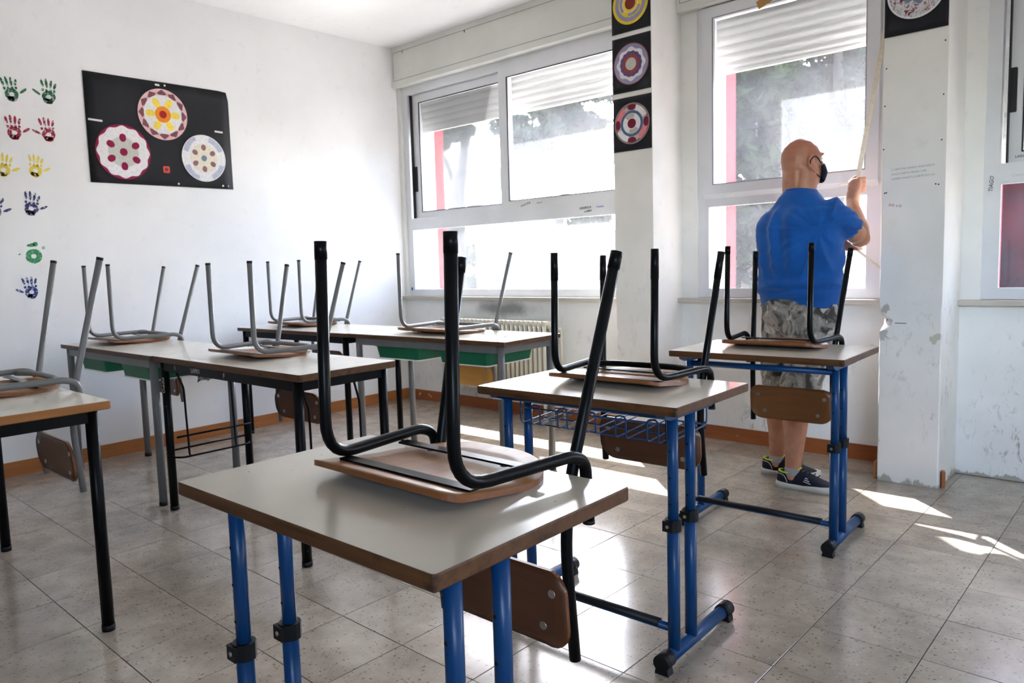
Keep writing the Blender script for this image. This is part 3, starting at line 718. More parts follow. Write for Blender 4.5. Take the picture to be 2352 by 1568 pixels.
    for uu in (-hw+.035, hw-.035):
        for ww in (zc+.035, zc-.04):
            uu2 = uu*(.80 if ww < zc else 1.0); yy = bend2(uu2, ww)
            MB().tube([(uu2, yy+.001, ww+arch*.4), (uu2, yy-.003, ww+arch*.4)], .0085, 12).build('screw', MT['steel'], bo)
    return t
def SH(**k): return [k[a] for a in 'wf wb d fsu fsv bsu bsv w0f w0b hf hb'.split()]
bk = dict(wf=.345, wb=.386, d=.31, fsu=0, fsv=-.012, bsu=.016, bsv=.115, w0f=.034, w0b=.031, hf=.445, hb=.408)
gy = dict(wf=.385, wb=.43, d=.36, fsu=.002, fsv=0, bsu=.028, bsv=.118, w0f=.034, w0b=.031, hf=.458, hb=.441)
GB, GG = 'black chairs upturned on the blue desks', 'grey chairs upturned on the two-seat desks'
MB_ = MT['black']; R_ = math.radians
C1 = chair(3.966, -3.299+.025-.31, R_(.3), 'upturned black chair on the nearest blue desk, its legs tallest in view', MB_, SH(**bk), MT['ply_light'], MT['ply'], MT['ply_dark'], MT['ply'], GB, arch=.022)
C2 = chair(3.662, -2.178+.025-.31, R_(2.5), 'upturned black chair on the desk with the wire basket', MB_, SH(**dict(bk, wf=.357, wb=.404, hf=.42, hb=.407, bsv=.07, bsu=.02)), MT['ply_light'], MT['ply'], MT['ply_dark'], MT['ply'], GB, True, .0, zc=-.238, hh=.150)
C3 = chair(3.709, -1.048+.025-.305, R_(1.5), 'upturned black chair whose legs stand before the blue shirt', MB_, SH(**dict(bk, d=.305, wf=.344, wb=.384, hf=.433, hb=.407, bsv=.10)), MT['ply_light'], MT['ply'], MT['ply_mid'], MT['ply_dark'], GB, False, .005, zc=-.280, hh=.155)
G_ = MT['grey']
def gchair(x, e, rz, label, back='ply_dark', **k): return chair(x, e+.025-k.get('d', .36), R_(rz), label, G_, SH(**dict(gy, **k)), MT['ply_light'], MT['ply'], MT[back], MT['ply'], GG, True, .018)
CE = gchair(1.816, -2.378, -.6, 'upturned grey chair on the worn desk with wire bag racks', wf=.38, wb=.435, d=.346, hf=.438, hb=.421, bsv=.109)
CF = gchair(.384, -2.405, -1.2, 'upturned grey chair on the desk below the round-motif poster', d=.374, bsv=.122)
CG = gchair(.431, -1.215, 0, 'upturned grey chair on the far black-legged desk by the wall', d=.356)
CH = gchair(1.798, -1.152, 0, 'upturned pale grey chair in front of the corner window and radiator', 'ply_yellow', d=.377, wf=.397, hf=.47, hb=.454)
CL = gchair(1.916, -3.502, 0, 'upturned grey chair at the left picture border, blue handprint behind it', bsv=.105, hb=.46)
# ------------------------------------------------------------------ painted handprints on the left wall
def hand_mat(name, c):
    t = NT(name); t.base(c); t.set(Roughness=.6)
    v = t.coord(kind='World'); k = t.ramp(t.noise(v, 70, 4, .75), [(.40, (0, 0, 0)), (.46, (1, 1, 1))])
    tr = t.n('ShaderNodeBsdfTransparent'); mx = t.n('ShaderNodeMixShader'); t.l(k, mx.inputs[0]); t.l(tr.outputs[0], mx.inputs[1]); t.l(t.b.outputs[0], mx.inputs[2])
    t.l(mx.outputs[0], t.out.inputs[0]); return t.m
HM = {k: hand_mat('paint_'+k, c) for k, c in dict(green=lin(18, 104, 62), crimson=lin(158, 22, 60), yellow=lin(232, 208, 60), navy=lin(42, 42, 104), lightgreen=lin(32, 140, 84), blue=lin(34, 52, 130)).items()}
def handprint(y, z, size, colr, label, thumb=1, tilt=0, dab=False, seed=0):
    """flat paint on the wall: palm and fingers seen from the room"""
    m = MB(); rnd = random.Random(seed); S = size*1.22
    def ell(cu, cv, a, b, ang, hole=0, n=18):
        ca, sa = math.cos(ang), math.sin(ang); pts = []; inn = []
        for j in range(n):
            t = 2*PI*j/n; k = 1+.12*noise.noise((math.cos(t)*1.7+seed*3.1, math.sin(t)*1.7, cu*30))
            e, f = a*k*math.cos(t), b*k*math.sin(t); pts.append((cu+ca*e-sa*f, cv+sa*e+ca*f)); inn.append((cu+(ca*e-sa*f)*hole, cv+(sa*e+ca*f)*hole))
        ct, st_ = math.cos(tilt), math.sin(tilt)
        P = lambda q: (0, ct*q[0]-st_*q[1], st_*q[0]+ct*q[1])
        if hole: m.add([P(q) for q in pts+inn], [(j, (j+1) % n, n+(j+1) % n, n+j) for j in range(n)])
        else: m.add([P(q) for q in pts], [tuple(range(n))])
    if dab:
        ell(0, -.02*S, .42*S, .40*S, .2, .32); ell(-.05*S, .62*S, .16*S, .10*S, .4); ell(.12*S, .66*S, .13*S, .13*S, 1); ell(-.22*S, .6*S, .1*S, .06*S, .3); ell(.52*S, .45*S, .09*S, .07*S, .8); ell(-.72*S, .1*S, .07*S, .04*S, .3)
    else:
        ell(0, -.14*S, .36*S, .34*S, .3, .38); ell(-.04*S, -.38*S, .25*S, .15*S, -.2)
        for k, (du, ln, an) in enumerate(((-.30, .30, .22), (-.10, .36, .07), (.10, .34, -.10), (.29, .26, -.3))):
            ell(du*S*1.1, (.42+ln*.5)*S-.02*S*k, .068*S, ln*S*.72, an+rnd.uniform(-.06, .06))
            ell(du*S, .2*S, .07*S, .08*S, 0)
        ell(thumb*.62*S, .03*S, .24*S, .07*S, thumb*.55)
    o = m.build('handprint', HM[colr], wall_left, (.0008, y, z)); o['label'] = label
    return o
handprint(-2.998, 2.225, .085, 'green', 'dark green painted handprint', 1, .15, False, 1)
handprint(-2.80, 2.237, .088, 'green', 'dark green painted handprint with spread thumb', -1, -.05, False, 2)
handprint(-3.0, 2.008, .085, 'crimson', 'crimson painted handprint', 1, .05, False, 3)
handprint(-2.82, 2.015, .085, 'crimson', 'crimson painted handprint beside the poster', -1, .1, False, 4)
handprint(-3.07, 1.79, .082, 'yellow', 'yellow painted handprint', 1, -.15, False, 5)
handprint(-2.905, 1.797, .08, 'yellow', 'faint yellow painted handprint', 1, -.1, False, 6)
handprint(-3.135, 1.555, .085, 'navy', 'navy painted handprint', 1, -.15, False, 7)
handprint(-2.945, 1.575, .085, 'navy', 'navy painted handprint below the yellow one', 1, -.15, False, 8)
handprint(-2.955, 1.285, .085, 'lightgreen', 'smudged bright green handprint', 1, 0, True, 9)
handprint(-2.985, 1.085, .08, 'blue', 'blue painted handprint', -1, .1, False, 10)

# ------------------------------------------------------------------ posters with paper mandalas
BLK = paint('black_card', lin(26, 27, 32), .7, .3, .15, 3, .1)
PC = {k: flat('paper_'+k, c, .8, .10, 60) for k, c in dict(pink=lin(222, 184, 184), brown=lin(124, 78, 86), white=lin(226, 224, 226), yellow=lin(240, 214, 90), orange=lin(230, 140, 40), red=lin(170, 40, 40), magenta=lin(140, 24, 68),
      silver=lin(196, 198, 190), blue=lin(180, 184, 202), mauve=lin(140, 104, 112), cream=lin(222, 214, 196), bluegrey=lin(120, 132, 150), maroon=lin(116, 30, 52), salmon=lin(222, 132, 136), steel=lin(78, 104, 136), grey=lin(182, 176, 166),
      lilac=lin(150, 146, 178), violet=lin(104, 78, 124), brick=lin(150, 70, 66), darkred=lin(126, 50, 48), gold=lin(226, 198, 52), purple=lin(96, 50, 110), orangered=lin(220, 90, 50), darkviolet=lin(96, 60, 70)).items()}
def ring_poly(r0, r1, n=40, k=0, amp=0):
    out = [((r1+amp*math.cos(k*2*PI*j/n))*math.cos(2*PI*j/n), (r1+amp*math.cos(k*2*PI*j/n))*math.sin(2*PI*j/n)) for j in range(n)]
    inn = [(r0*math.cos(2*PI*j/n), r0*math.sin(2*PI*j/n)) for j in range(n)]; return out, inn
def mandala(parent, M, rad, layers, name='mandala'):
    """layers: (kind, colour, args) stacked paper shapes in the disc plane (local xy), +z towards the room"""
    th = .0006; base = MB().prism([(rad*math.cos(2*PI*j/48), rad*math.sin(2*PI*j/48)) for j in range(48)], .0003, .0012).build(name, PC[layers[0][1]], parent); base.matrix_local = M
    for k, (kind, c, a) in enumerate(layers[1:]):
        z0, z1 = .0012+k*.0002, .0014+k*.0002; m = MB()
        if kind == 'disc': m.prism([((a[0]*rad+(a[2]*rad*math.cos(a[1]*2*PI*j/72) if len(a) > 1 else 0))*math.cos(2*PI*j/72), (a[0]*rad+(a[2]*rad*math.cos(a[1]*2*PI*j/72) if len(a) > 1 else 0))*math.sin(2*PI*j/72)) for j in range(72)], .001, z1)
        elif kind == 'ring':
            o, i = ring_poly(a[0]*rad, a[1]*rad, 48); n = 48
            m.add([(*p, z1) for p in o]+[(*p, z1) for p in i], [(j, (j+1) % n, n+(j+1) % n, n+j) for j in range(n)])
        elif kind == 'petals':           # n, distance, half length, half width, phase
            n, d, hl, hw, ph = a
            for q in range(n):
                t = 2*PI*q/n+ph; cx, cy_ = d*rad*math.cos(t), d*rad*math.sin(t); e = Vector((math.cos(t), math.sin(t))); f = Vector((-e.y, e.x))
                sh = [(-1, -.35), (-.5, -.9), (.2, -1), (.8, -.7), (1, 0), (.8, .7), (.2, 1), (-.5, .9), (-1, .35)]
                m = MB().prism([(cx+e.x*s*hl*rad+f.x*w_*hw*rad, cy_+e.y*s*hl*rad+f.y*w_*hw*rad) for s, w_ in sh], .001, z1); m.build('paper_petal', PC[c], base)
            continue
        elif kind == 'tri':              # n, r0, r1, phase
            n, r0, r1, ph = a
            for q in range(n):
                t = 2*PI*q/n+ph; dt = PI/n*.95; rm = (r0+r1)/2*rad
                P = lambda r, g: (r*math.cos(g), r*math.sin(g))
                m = MB().prism([P(r0*rad, t), P(rm, t+dt), P(r1*rad, t), P(rm, t-dt)][::-1], .001, z1); m.build('paper_diamond', PC[c], base)
            continue
        elif kind == 'arc':              # n, r0, r1, share, phase
            n, r0, r1, shr, ph = a
            for q in range(n):
                t0 = 2*PI*q/n+ph; g = [t0+2*PI/n*shr*(j/8) for j in range(9)]
                m = MB().prism([(r1*rad*math.cos(x), r1*rad*math.sin(x)) for x in g]+[(r0*rad*math.cos(x), r0*rad*math.sin(x)) for x in g[::-1]], .001, z1); m.build('paper_arc', PC[c], base)
            continue
        m.build('paper_ring' if kind == 'ring' else 'paper_disc', PC[c], base)
    return base
# large poster on the left wall (local x = world +y, local y = up, local z = into the room)
ML = Matrix(((0, 0, 1, 0), (1, 0, 0, 0), (0, 1, 0, 0), (0, 0, 0, 1)))
def sheet(name, w_, h, M4, label, cat='poster', group=None, cut=None):
    E = empty(name, (0, 0, 0)); E.matrix_world = M4; tag(E, label, cat, group)
    m = MB(); nx, ny = 14, 10; vs = []
    for j in range(ny+1):
        for i in range(nx+1):
            x, y = -w_/2+w_*i/nx, -h/2+h*j/ny
            z = .003+.0022*noise.noise((x*5+w_, y*5, 1)); 
            if cut and i == nx and j == ny: x -= cut; y -= cut*.4
            vs.append((x, y, z))
    m.add(vs, [(j*(nx+1)+i, j*(nx+1)+i+1, (j+1)*(nx+1)+i+1, (j+1)*(nx+1)+i) for j in range(ny) for i in range(nx)], True)
    o = m.build('card_sheet', BLK, E); md = o.modifiers.new('thick', 'SOLIDIFY'); md.thickness = .0008
    return E
PL = sheet('poster', .957, .674, Matrix.Translation((.0012, -2.125, 2.071)) @ ML, 'large black poster with three round paper mandalas on the wall', cut=.013)
T3 = lambda x, y, z=.0062: Matrix.Translation((x, y, z))
mandala(PL, T3(.005, .128), .165, [('b', 'pink'), ('tri', 'brown', (12, .70, .98, 0)), ('disc', 'white', (.76,)), ('petals', 'yellow', (6, .50, .2, .14, 0)), ('disc', 'orange', (.32,)), ('disc', 'red', (.15,))])
mandala(PL, T3(-.267, -.137), .172, [('b', 'magenta'), ('disc', 'white', (.93, 12, .035)), ('disc', 'silver', (.55,)), ('petals', 'magenta', (6, .52, .15, .125, PI/2)), ('disc', 'magenta', (.14,)), ], )
mandala(PL, T3(.272, -.135), .158, [('b', 'white'), ('arc', 'blue', (4, .74, .97, .55, .4)), ('disc', 'white', (.72, 3, .08)), ('disc', 'cream', (.62,)), ('petals', 'mauve', (6, .46, .13, .11, PI/6)), ('disc', 'cream', (.22,)), ('disc', 'bluegrey', (.13,))])
mn = MB().prism(rrect(.044, .044, .008), 0, .001).build('paper_square', PC['orangered'], PL); mn.matrix_local = T3(.003, -.229)
MB().prism([(.012*math.cos(2*PI*j/8), .012*math.sin(2*PI*j/8)) for j in range(8)], .001, .0016).build('paper_dot', PC['purple'], mn)
tape = flat('white_tape', lin(220, 220, 218), .5)
for (x, y, w_) in ((-.425, .045, .085), (.392, .055, .06), (-.02, .315, .03), (.03, .318, .012), (.08, -.318, .012), (.40, -.315, .012), (.44, -.315, .008)):
    MB().prism(rrect(w_, .012, .003, 2), 0, .0006).build('tape', tape, PL).matrix_local = T3(x, y, .0064) @ Matrix.Rotation(-.04, 4, 'Z')
# square posters on the pillars (local x = world +x, local y up, local z = -y)
MP = Matrix(((1, 0, 0, 0), (0, 0, -1, 0), (0, 1, 0, 0), (0, 0, 0, 1)))
def pposter(cx, z0, z1, label, layers, w_=.268, r=.122, dy=0, group='mandala posters on the pillars'):
    E = sheet('pillar_poster', w_, z1-z0, Matrix.Translation((cx, -.3362, (z0+z1)/2)) @ MP, label, 'poster', group)
    mandala(E, T3(.0, dy), r, layers); return E
pposter(2.467, 2.517, 2.84, 'black poster with a yellow ringed mandala, topmost on its pillar', [('b', 'lilac'), ('ring', 'gold', (.86, 1.0)), ('petals', 'lilac', (8, .74, .12, .2, 0)), ('disc', 'gold', (.66,)), ('arc', 'lilac', (3, .45, .6, .7, .3)), ('ring', 'cream', (.40, .46)), ('disc', 'gold', (.42,)), ('disc', 'darkred', (.3,))], dy=.0)
pposter(2.467, 2.163, 2.490, 'black poster with a purple and grey ringed mandala, middle of three', [('b', 'brick'), ('disc', 'lilac', (.96,)), ('disc', 'white', (.78, 8, .05)), ('disc', 'violet', (.62, 14, .02)), ('disc', 'brick', (.46,)), ('disc', 'silver', (.30,))], dy=-.002)
pposter(2.468, 1.811, 2.133, 'black poster with a maroon and blue ringed mandala, lowest of three', [('b', 'grey'), ('ring', 'mauve', (.86, .98)), ('arc', 'salmon', (2, .62, .92, .28, 2.1)), ('arc', 'white', (2, .62, .92, .28, .4)), ('petals', 'maroon', (4, .80, .14, .24, PI/2)), ('ring', 'steel', (.50, .64)), ('disc', 'white', (.50,)), ('arc', 'grey', (2, .28, .48, .4, 1.2)), ('disc', 'maroon', (.24,))], dy=.0)
tm = NT('marbled_paper'); v_ = tm.coord(); tm.base(tm.ramp(tm.noise(v_, 22, 5, .7, 1.2), [(.40, lin(110, 52, 62)), (.48, lin(226, 222, 222)), (.62, lin(120, 132, 148))])); tm.set(Roughness=.8); PC['marbled'] = tm.m
pposter(3.998, 2.163, 2.49, 'black poster with a marbled red and white mandala on the damaged pillar', [('b', 'white'), ('disc', 'marbled', (.93,)), ('disc', 'bluegrey', (.42, 5, .08)), ('disc', 'darkred', (.14,))], .266, .122, .02)
# writing on the pillar and the frames
scrawl(p_b, 'I CARTONI VANNO ADDOSSATI', .0125, Matrix.Translation((3.905, -.3355, 1.535)) @ RX @ Matrix.Rotation(.03, 4, 'Z'), mk_pencil, 'pencil_note', .2)
scrawl(p_b, 'SULLA CARTA SENZA CHE', .0125, Matrix.Translation((3.905, -.3355, 1.513)) @ RX @ Matrix.Rotation(.03, 4, 'Z'), mk_pencil, 'pencil_note', .2)
scrawl(p_b, 'SUPERI AVANTI 2 CARTE (2,5 cm)', .0125, Matrix.Translation((3.907, -.3355, 1.490)) @ RX @ Matrix.Rotation(.04, 4, 'Z'), mk_pencil, 'pencil_note', .2)
scrawl(W3, 'TIAGO', .025, Matrix.Translation((4.256, .0485, 1.42)) @ RX @ Matrix.Rotation(PI/2-.06, 4, 'Z'), mk_black, 'marker_name', .25)
scrawl(W3, 'LARIA', .017, Matrix.Translation((4.338, .0765, 1.578)) @ RX, mk_black, 'marker_name')
scrawl(W3, 'Cesare', .022, Matrix.Translation((4.33, .0455, 1.487)) @ RX, mk_white, 'marker_name', .2)
for (tx, x, z, s_, mt) in (('MARTINA', 1.33, 1.56, .022, mk_black), ('Gianni', 1.48, 1.575, .02, mk_pencil), ('FEDERICA', 1.86, 1.505, .022, mk_black), ('e SARA', 1.90, 1.483, .02, mk_black), ('Tommy', 2.0, 1.507, .02, mk_blue)):
    scrawl(W1, tx, s_, Matrix.Translation((x, -.0568, z)) @ RX @ Matrix.Rotation(.25 if tx == 'MARTINA' else .05, 4, 'Z'), mt, 'marker_name', .2)
blue_dot = MB().prism([(.012*math.cos(2*PI*j/7), .016*math.sin(2*PI*j/7)) for j in range(7)], 0, .0006).build('blue_paint_spot', mk_blue, W1); blue_dot.matrix_local = Matrix.Translation((.07, -.0505, .955)) @ RX
tb = MB().prism([(-.05, -.022), (.05, -.03), (.055, .02), (-.045, .025)], 0, .001).build('brown_tape', flat('brown_tape', lin(170, 130, 70), .35), None)
tb.matrix_world = Matrix.Translation((3.14, .007, 2.60)) @ RX @ Matrix.Rotation(.45, 4, 'Z'); tag(tb, 'strip of brown packing tape stuck at the top of the tilting window', 'tape')

# ------------------------------------------------------------------ radiator
cream = paint('radiator_enamel', lin(206, 202, 186), .4, .5, .08, 6)
RD = empty('radiator', (1.12, -.165, 0)); tag(RD, 'cream column radiator under the corner window', 'radiator')
sec = None; xs = [(.60+.0435*i)-1.12 for i in range(25)]
for x in xs:
    if sec is None:
        m = MB()
        for yy in (-.045, .045): m.tube([(0, yy, .19), (0, yy, .715)], .0145, 8)
        for z in (.205, .71): m.tube([(0, -.06, z), (0, .06, z)], .019, 8)
        m.tube([(-.0217, 0, .22), (.0217, 0, .22)], .017, 8); m.tube([(-.0217, 0, .69), (.0217, 0, .69)], .017, 8)
        o = m.build('radiator_section', cream, RD); sec = o.data
    else: o = obj('radiator_section', sec, RD)
    o.location.x = x
MB().tube(fillet([(xs[-1]+.02, 0, .675), (xs[-1]+.09, 0, .675), (xs[-1]+.09, .03, .675), (xs[-1]+.09, .06, .0)], .03, 4), .011, 10).build('supply_pipe', cream, RD)
v_ = MB().tube([(xs[-1]+.05, 0, .675), (xs[-1]+.075, 0, .675)], .02, 10); v_.tube([(xs[-1]+.062, -.005, .675), (xs[-1]+.062, -.05, .675)], .018, 10); v_.build('valve', cream, RD)
for x in (xs[1], xs[-2]): MB().tube([(x, 0, .001), (x, 0, .20)], .012, 8).build('support_leg', cream, RD)
# ------------------------------------------------------------------ the man at the window
def loft(m, path, rads, axis, n=16):
    """elliptic sections: rads (a along 'axis', b across) with rounded ends"""
    P = [Vector(p) for p in path]; rings = []; k = len(P)
    def sec(c, t, a, b):
        A = Vector(axis); A = (A-t*A.dot(t)).normalized(); B = t.cross(A)
        return [c+A*a*math.cos(2*PI*j/n)+B*b*math.sin(2*PI*j/n) for j in range(n)]
    for i in range(k):
        t = (P[min(i+1, k-1)]-P[max(i-1, 0)]).normalized(); a, b = rads[i] if isinstance(rads[i], tuple) else (rads[i], rads[i])
        if i == 0:
            for q in (.25, .6, .85): rings.append(sec(P[0]-t*min(a, b)*.6*math.cos(math.asin(q)), t, a*q, b*q))
        rings.append(sec(P[i], t, a, b))
        if i == k-1:
            for q in (.85, .6, .25): rings.append(sec(P[i]+t*min(a, b)*.6*math.cos(math.asin(q)), t, a*q, b*q))
    m.rings(rings, True, True); return m
def ellipsoid(m, c, r, M3=None, n=16, k=10):
    rings = []
    for i in range(1, k):
        th = PI*i/k
        ring = [Vector((r[0]*math.sin(th)*math.cos(2*PI*j/n), r[1]*math.sin(th)*math.sin(2*PI*j/n), -r[2]*math.cos(th))) for j in range(n)]
        rings.append([Vector(c)+((M3 @ p) if M3 is not None else p) for p in ring])
    m.rings(rings, True, True); return m
def fuse(m, name, voxel, mat, parent, smooth=4, post=None):
    o = m.build(name+'_raw', mat)
    md = o.modifiers.new('r', 'REMESH'); md.mode = 'VOXEL'; md.voxel_size = voxel; md.use_smooth_shade = True
    s = o.modifiers.new('s', 'SMOOTH'); s.factor = .5; s.iterations = smooth
    dg = bpy.context.evaluated_depsgraph_get(); me = bpy.data.meshes.new_from_object(o.evaluated_get(dg))
    bpy.data.objects.remove(o); me.name = name
    if post:
        n = len(me.vertices); co = np.empty(n*3, 'f'); no = np.empty(n*3, 'f'); me.vertices.foreach_get('co', co); me.vertices.foreach_get('normal', no)
        co = post(co.reshape(-1, 3), no.reshape(-1, 3)); me.vertices.foreach_set('co', co.astype('f').ravel()); me.update()
    me.polygons.foreach_set('use_smooth', [True]*len(me.polygons))
    me.materials.clear(); me.materials.append(mat)
    return obj(name, me, parent)
C0 = Vector((3.575, -.60, 0)); fa = math.radians(15)
F = Vector((math.sin(fa), math.cos(fa), 0)); RV = Vector((F.y, -F.x, 0)); UP = Vector((0, 0, 1))
def L(r, f, z): return C0+RV*r+F*f+UP*z
man = empty('person', (C0.x, C0.y, 0)); tag(man, 'bald person in a blue t-shirt and camouflage shorts pulling the shutter strap', 'person')
tk = NT('skin'); v_ = tk.coord(kind='World'); gz = tk.n('ShaderNodeSeparateXYZ'); tk.l(tk.n('ShaderNodeNewGeometry').outputs['Position'], gz.inputs[0])
sk = tk.ramp(tk.noise(v_, 14, 4, .6), [(.3, lin(160, 106, 80)), (.7, lin(186, 132, 104))])
hd = tk.n('ShaderNodeMapRange'); hd.inputs['From Min'].default_value = 1.56; hd.inputs['From Max'].default_value = 1.68; tk.l(gz.outputs[2], hd.inputs['Value'])
sk = tk.mix(tk.math('MULTIPLY', hd.outputs[0], .6), sk, lin(150, 84, 62))
tk.base(sk); tk.set(Roughness=.45, Subsurface_Weight=.08, Subsurface_Radius=(.01, .004, .002)); tk.bump(tk.noise(v_, 180, 3), .08, .002)
SK = tk.m
SR, SL = L(.168, 0, 1.352), L(-.145, .06, 1.345)
ELR, WRR = Vector((3.805, -.455, 1.212)), Vector((3.716, -.302, 1.405))
ELL, WRL = Vector((3.46, -.30, 1.185)), Vector((3.635, -.29, 1.19))
b = MB()
# core under the clothes, hips and legs
loft(b, [L(0, 0, .90), L(0, .0, 1.1), L(0, -.005, 1.28), L(0, -.01, 1.37)], [(.15, .11), (.15, .11), (.15, .095), (.12, .075)], RV)
loft(b, [L(0, -.012, 1.36), L(.004, .0, 1.43), L(.01, .012, 1.50), L(.014, .02, 1.56)], [(.085, .07), (.062, .062), (.06, .064), (.06, .066)], RV)
KR, AR = Vector((3.606, -.690, .47)), Vector((3.590, -.716, .10))
KL, AL = Vector((3.462, -.555, .47)), Vector((3.437, -.532, .10))
for hip, kn, an in ((L(.09, 0, .88), KR, AR), (L(-.09, 0, .88), KL, AL)):
    cf = kn.lerp(an, .33)-F*.012
    loft(b, [hip, hip.lerp(kn, .5), kn, cf, kn.lerp(an, .68), an, an-UP*.05], [.09, .08, .058, .062, .046, .037, .04], RV)
# arms
for sh, el, wr in ((SR, ELR, WRR), (SL, ELL, WRL)):
    d = (wr-el)
    loft(b, [sh-UP*.015, sh.lerp(el, .5), sh.lerp(el, .85)], [.046, .05, .048], UP if abs((el-sh).normalized().z) < .8 else F)
    loft(b, [el-d*.02, el+d*.28, el+d*.7, wr], [.046, .051, .038, (.031, .026)], UP if abs(d.normalized().z) < .8 else RV)
# head: skull, jaw, brow, nose, ears
ha = math.radians(34); HF = Vector((math.sin(ha), math.cos(ha), 0)); HR = Vector((HF.y, -HF.x, 0)); HC = Vector((3.572, -.568, 1.598))
HM3 = Matrix((HR, HF, UP)).transposed()
def hp(r, f, u): return HC+HR*r+HF*f+UP*u
ellipsoid(b, hp(0, -.012, .012), (.079, .100, .102), HM3); ellipsoid(b, hp(0, -.035, -.01), (.072, .072, .085), HM3)
ellipsoid(b, hp(0, .03, -.045), (.062, .066, .075), HM3); ellipsoid(b, hp(0, .052, -.095), (.036, .034, .026), HM3)
loft(b, [hp(0, .078, .03), hp(0, .098, -.005), hp(0, .112, -.028)], [.011, .013, .017], HR, 10)
ellipsoid(b, hp(0, .075, .034), (.055, .02, .012), HM3)
loft(b, [hp(0, -.06, -.05), hp(0, -.055, -.12), hp(0, -.045, -.17)], [(.058, .04), (.06, .045), (.066, .05)], HR, 12)
for s in (-1, 1):
    pts = []
    for j in range(11):
        t = PI*(-.62+1.42*j/10); pts.append(hp(s*(.081+.009*(1-j/14)), -.004-.017*math.cos(t)*.8+(-.012), -.012+.030*math.sin(t)))
    loft(b, pts, [.0075]*11, UP, 8); ellipsoid(b, hp(s*.080, -.014, -.012), (.009, .016, .026), HM3, 10, 6); ellipsoid(b, hp(s*.080, -.010, -.042), (.009, .009, .011), HM3, 8, 6)
HO = Vector((-.013, 0, .017))
# hands closed around the strap
def finger(pts, r=.0095): loft(b, pts, [r*1.08, r, r*.95, r*.85], (0, 0, 1), 8)
loft(b, [WRR, HO+Vector((3.733, -.298, 1.43)), HO+Vector((3.742, -.294, 1.462)), HO+Vector((3.744, -.292, 1.492))], [(.031, .026), (.036, .023), (.038, .022), (.032, .02)], HR)
for k, z in enumerate((1.438, 1.459, 1.480, 1.500)):
    e = (.9, 1.0, 1.04, .98)[k]
    finger([HO+Vector((3.758, -.300, z-.003)), HO+Vector((3.782, -.272, z)), HO+Vector((3.764, -.241, z+.002)), HO+Vector((3.738, -.247, z+.001))], .0098*e)
loft(b, [HO+Vector((3.722, -.300, 1.452)), HO+Vector((3.712, -.272, 1.485)), HO+Vector((3.722, -.252, 1.506)), HO+Vector((3.742, -.242, 1.518))], [.014, .0125, .011, .0095], UP, 8)
loft(b, [WRL, Vector((3.667, -.295, 1.192)), Vector((3.70, -.302, 1.194)), Vector((3.722, -.308, 1.195))], [(.026, .031), (.023, .036), (.021, .038), (.019, .034)], F)
for k, z in enumerate((1.164, 1.185, 1.206, 1.226)):
    e = (.9, 1.0, 1.04, .98)[k]
    finger([Vector((3.715, -.314, z)), Vector((3.752, -.310, z)), Vector((3.762, -.280, z)), Vector((3.738, -.268, z))], .0098*e)
loft(b, [Vector((3.672, -.290, 1.212)), Vector((3.690, -.272, 1.232)), Vector((3.715, -.264, 1.240)), Vector((3.738, -.262, 1.243))], [.014, .0125, .011, .0095], UP, 8)
body = fuse(b, 'body', .0055, SK, man, 2)
# eyes
eye = flat('eye_white', lin(230, 228, 224), .2)
for s in (-1, 1):
    e = ellipsoid(MB(), hp(s*.031, .074, .012), (.013, .012, .010), HM3, 10, 8).build('eye', eye, man)
    ellipsoid(MB(), hp(s*.031, .085, .012), (.005, .002, .005), HM3, 8, 6).build('iris', MT['alu_dark'], e)
# stubble of cropped grey hair: thin shell around the back of the head
# face mask with ear loops
mk = paint('navy_mask_cloth', lin(24, 28, 46), .85, .2, .2, 20, .1)
m = MB(); vs = []
for i in range(9):
    t = -1+2*i/8
    for j in range(7):
        q = -1+2*j/6; an = t*1.15
        R0 = .074+.012*(1-q*q)*(1-t*t)
        vs.append(hp(math.sin(an)*R0*1.02, .022+math.cos(an)*(.085+.014*(1-abs(q))), -.055+q*(.048-.014*abs(t))))
m.add(vs, [(i*7+j, (i+1)*7+j, (i+1)*7+j+1, i*7+j+1) for i in range(8) for j in range(6)], True)
mo = m.build('face_mask', mk, man); md = mo.modifiers.new('t', 'SOLIDIFY'); md.thickness = .003; md.offset = 1
for s in (-1, 1):
    MB().tube(fillet([hp(s*.074, .05, -.02), hp(s*.088, .006, .022), hp(s*.094, -.030, -.005), hp(s*.088, -.022, -.045), hp(s*.074, .045, -.085)], .02, 4), .0028, 6).build('ear_loop', mk, mo)
# t-shirt
ts = NT('blue_cotton'); v_ = ts.coord(kind='World'); ts.base(ts.ramp(ts.noise(v_, 10, 4), [(.3, lin(12, 72, 142)), (.7, lin(18, 84, 160))])); ts.set(Roughness=.85, Specular_IOR_Level=.2, Sheen_Weight=.15)
ts.bump(ts.noise(v_, 320, 2), .15, .002)
m = MB()
tor = [(.875, .208, .170, .0), (.93, .203, .168, .0), (.99, .199, .168, .0), (1.07, .203, .166, .002), (1.16, .208, .158, .0), (1.25, .212, .148, -.005), (1.31, .206, .136, -.01), (1.36, .182, .116, -.012), (1.40, .140, .096, -.012), (1.432, .098, .082, -.008), (1.452, .078, .074, -.005), (1.462, .072, .070, -.005)]
rings = []
for z, a, bb_, f in tor:
    rings.append([L(a*abs(math.cos(2*PI*j/28))**.85*(1 if math.cos(2*PI*j/28) > 0 else -1), f+bb_*math.sin(2*PI*j/28), z+(.012*max(0, -math.sin(2*PI*j/28)) if z < .9 else 0)) for j in range(28)])
m.rings(rings, True, True)
for sh, el, s in ((SR, ELR, 1), (SL, ELL, -1)):
    a = L(s*.09, -.0, 1.33); d = el-sh
    loft(m, [a, sh-UP*.012, sh+d*.30-UP*.008, sh+d*.56-UP*.008], [.070, .083, .080, .076], UP, 16)
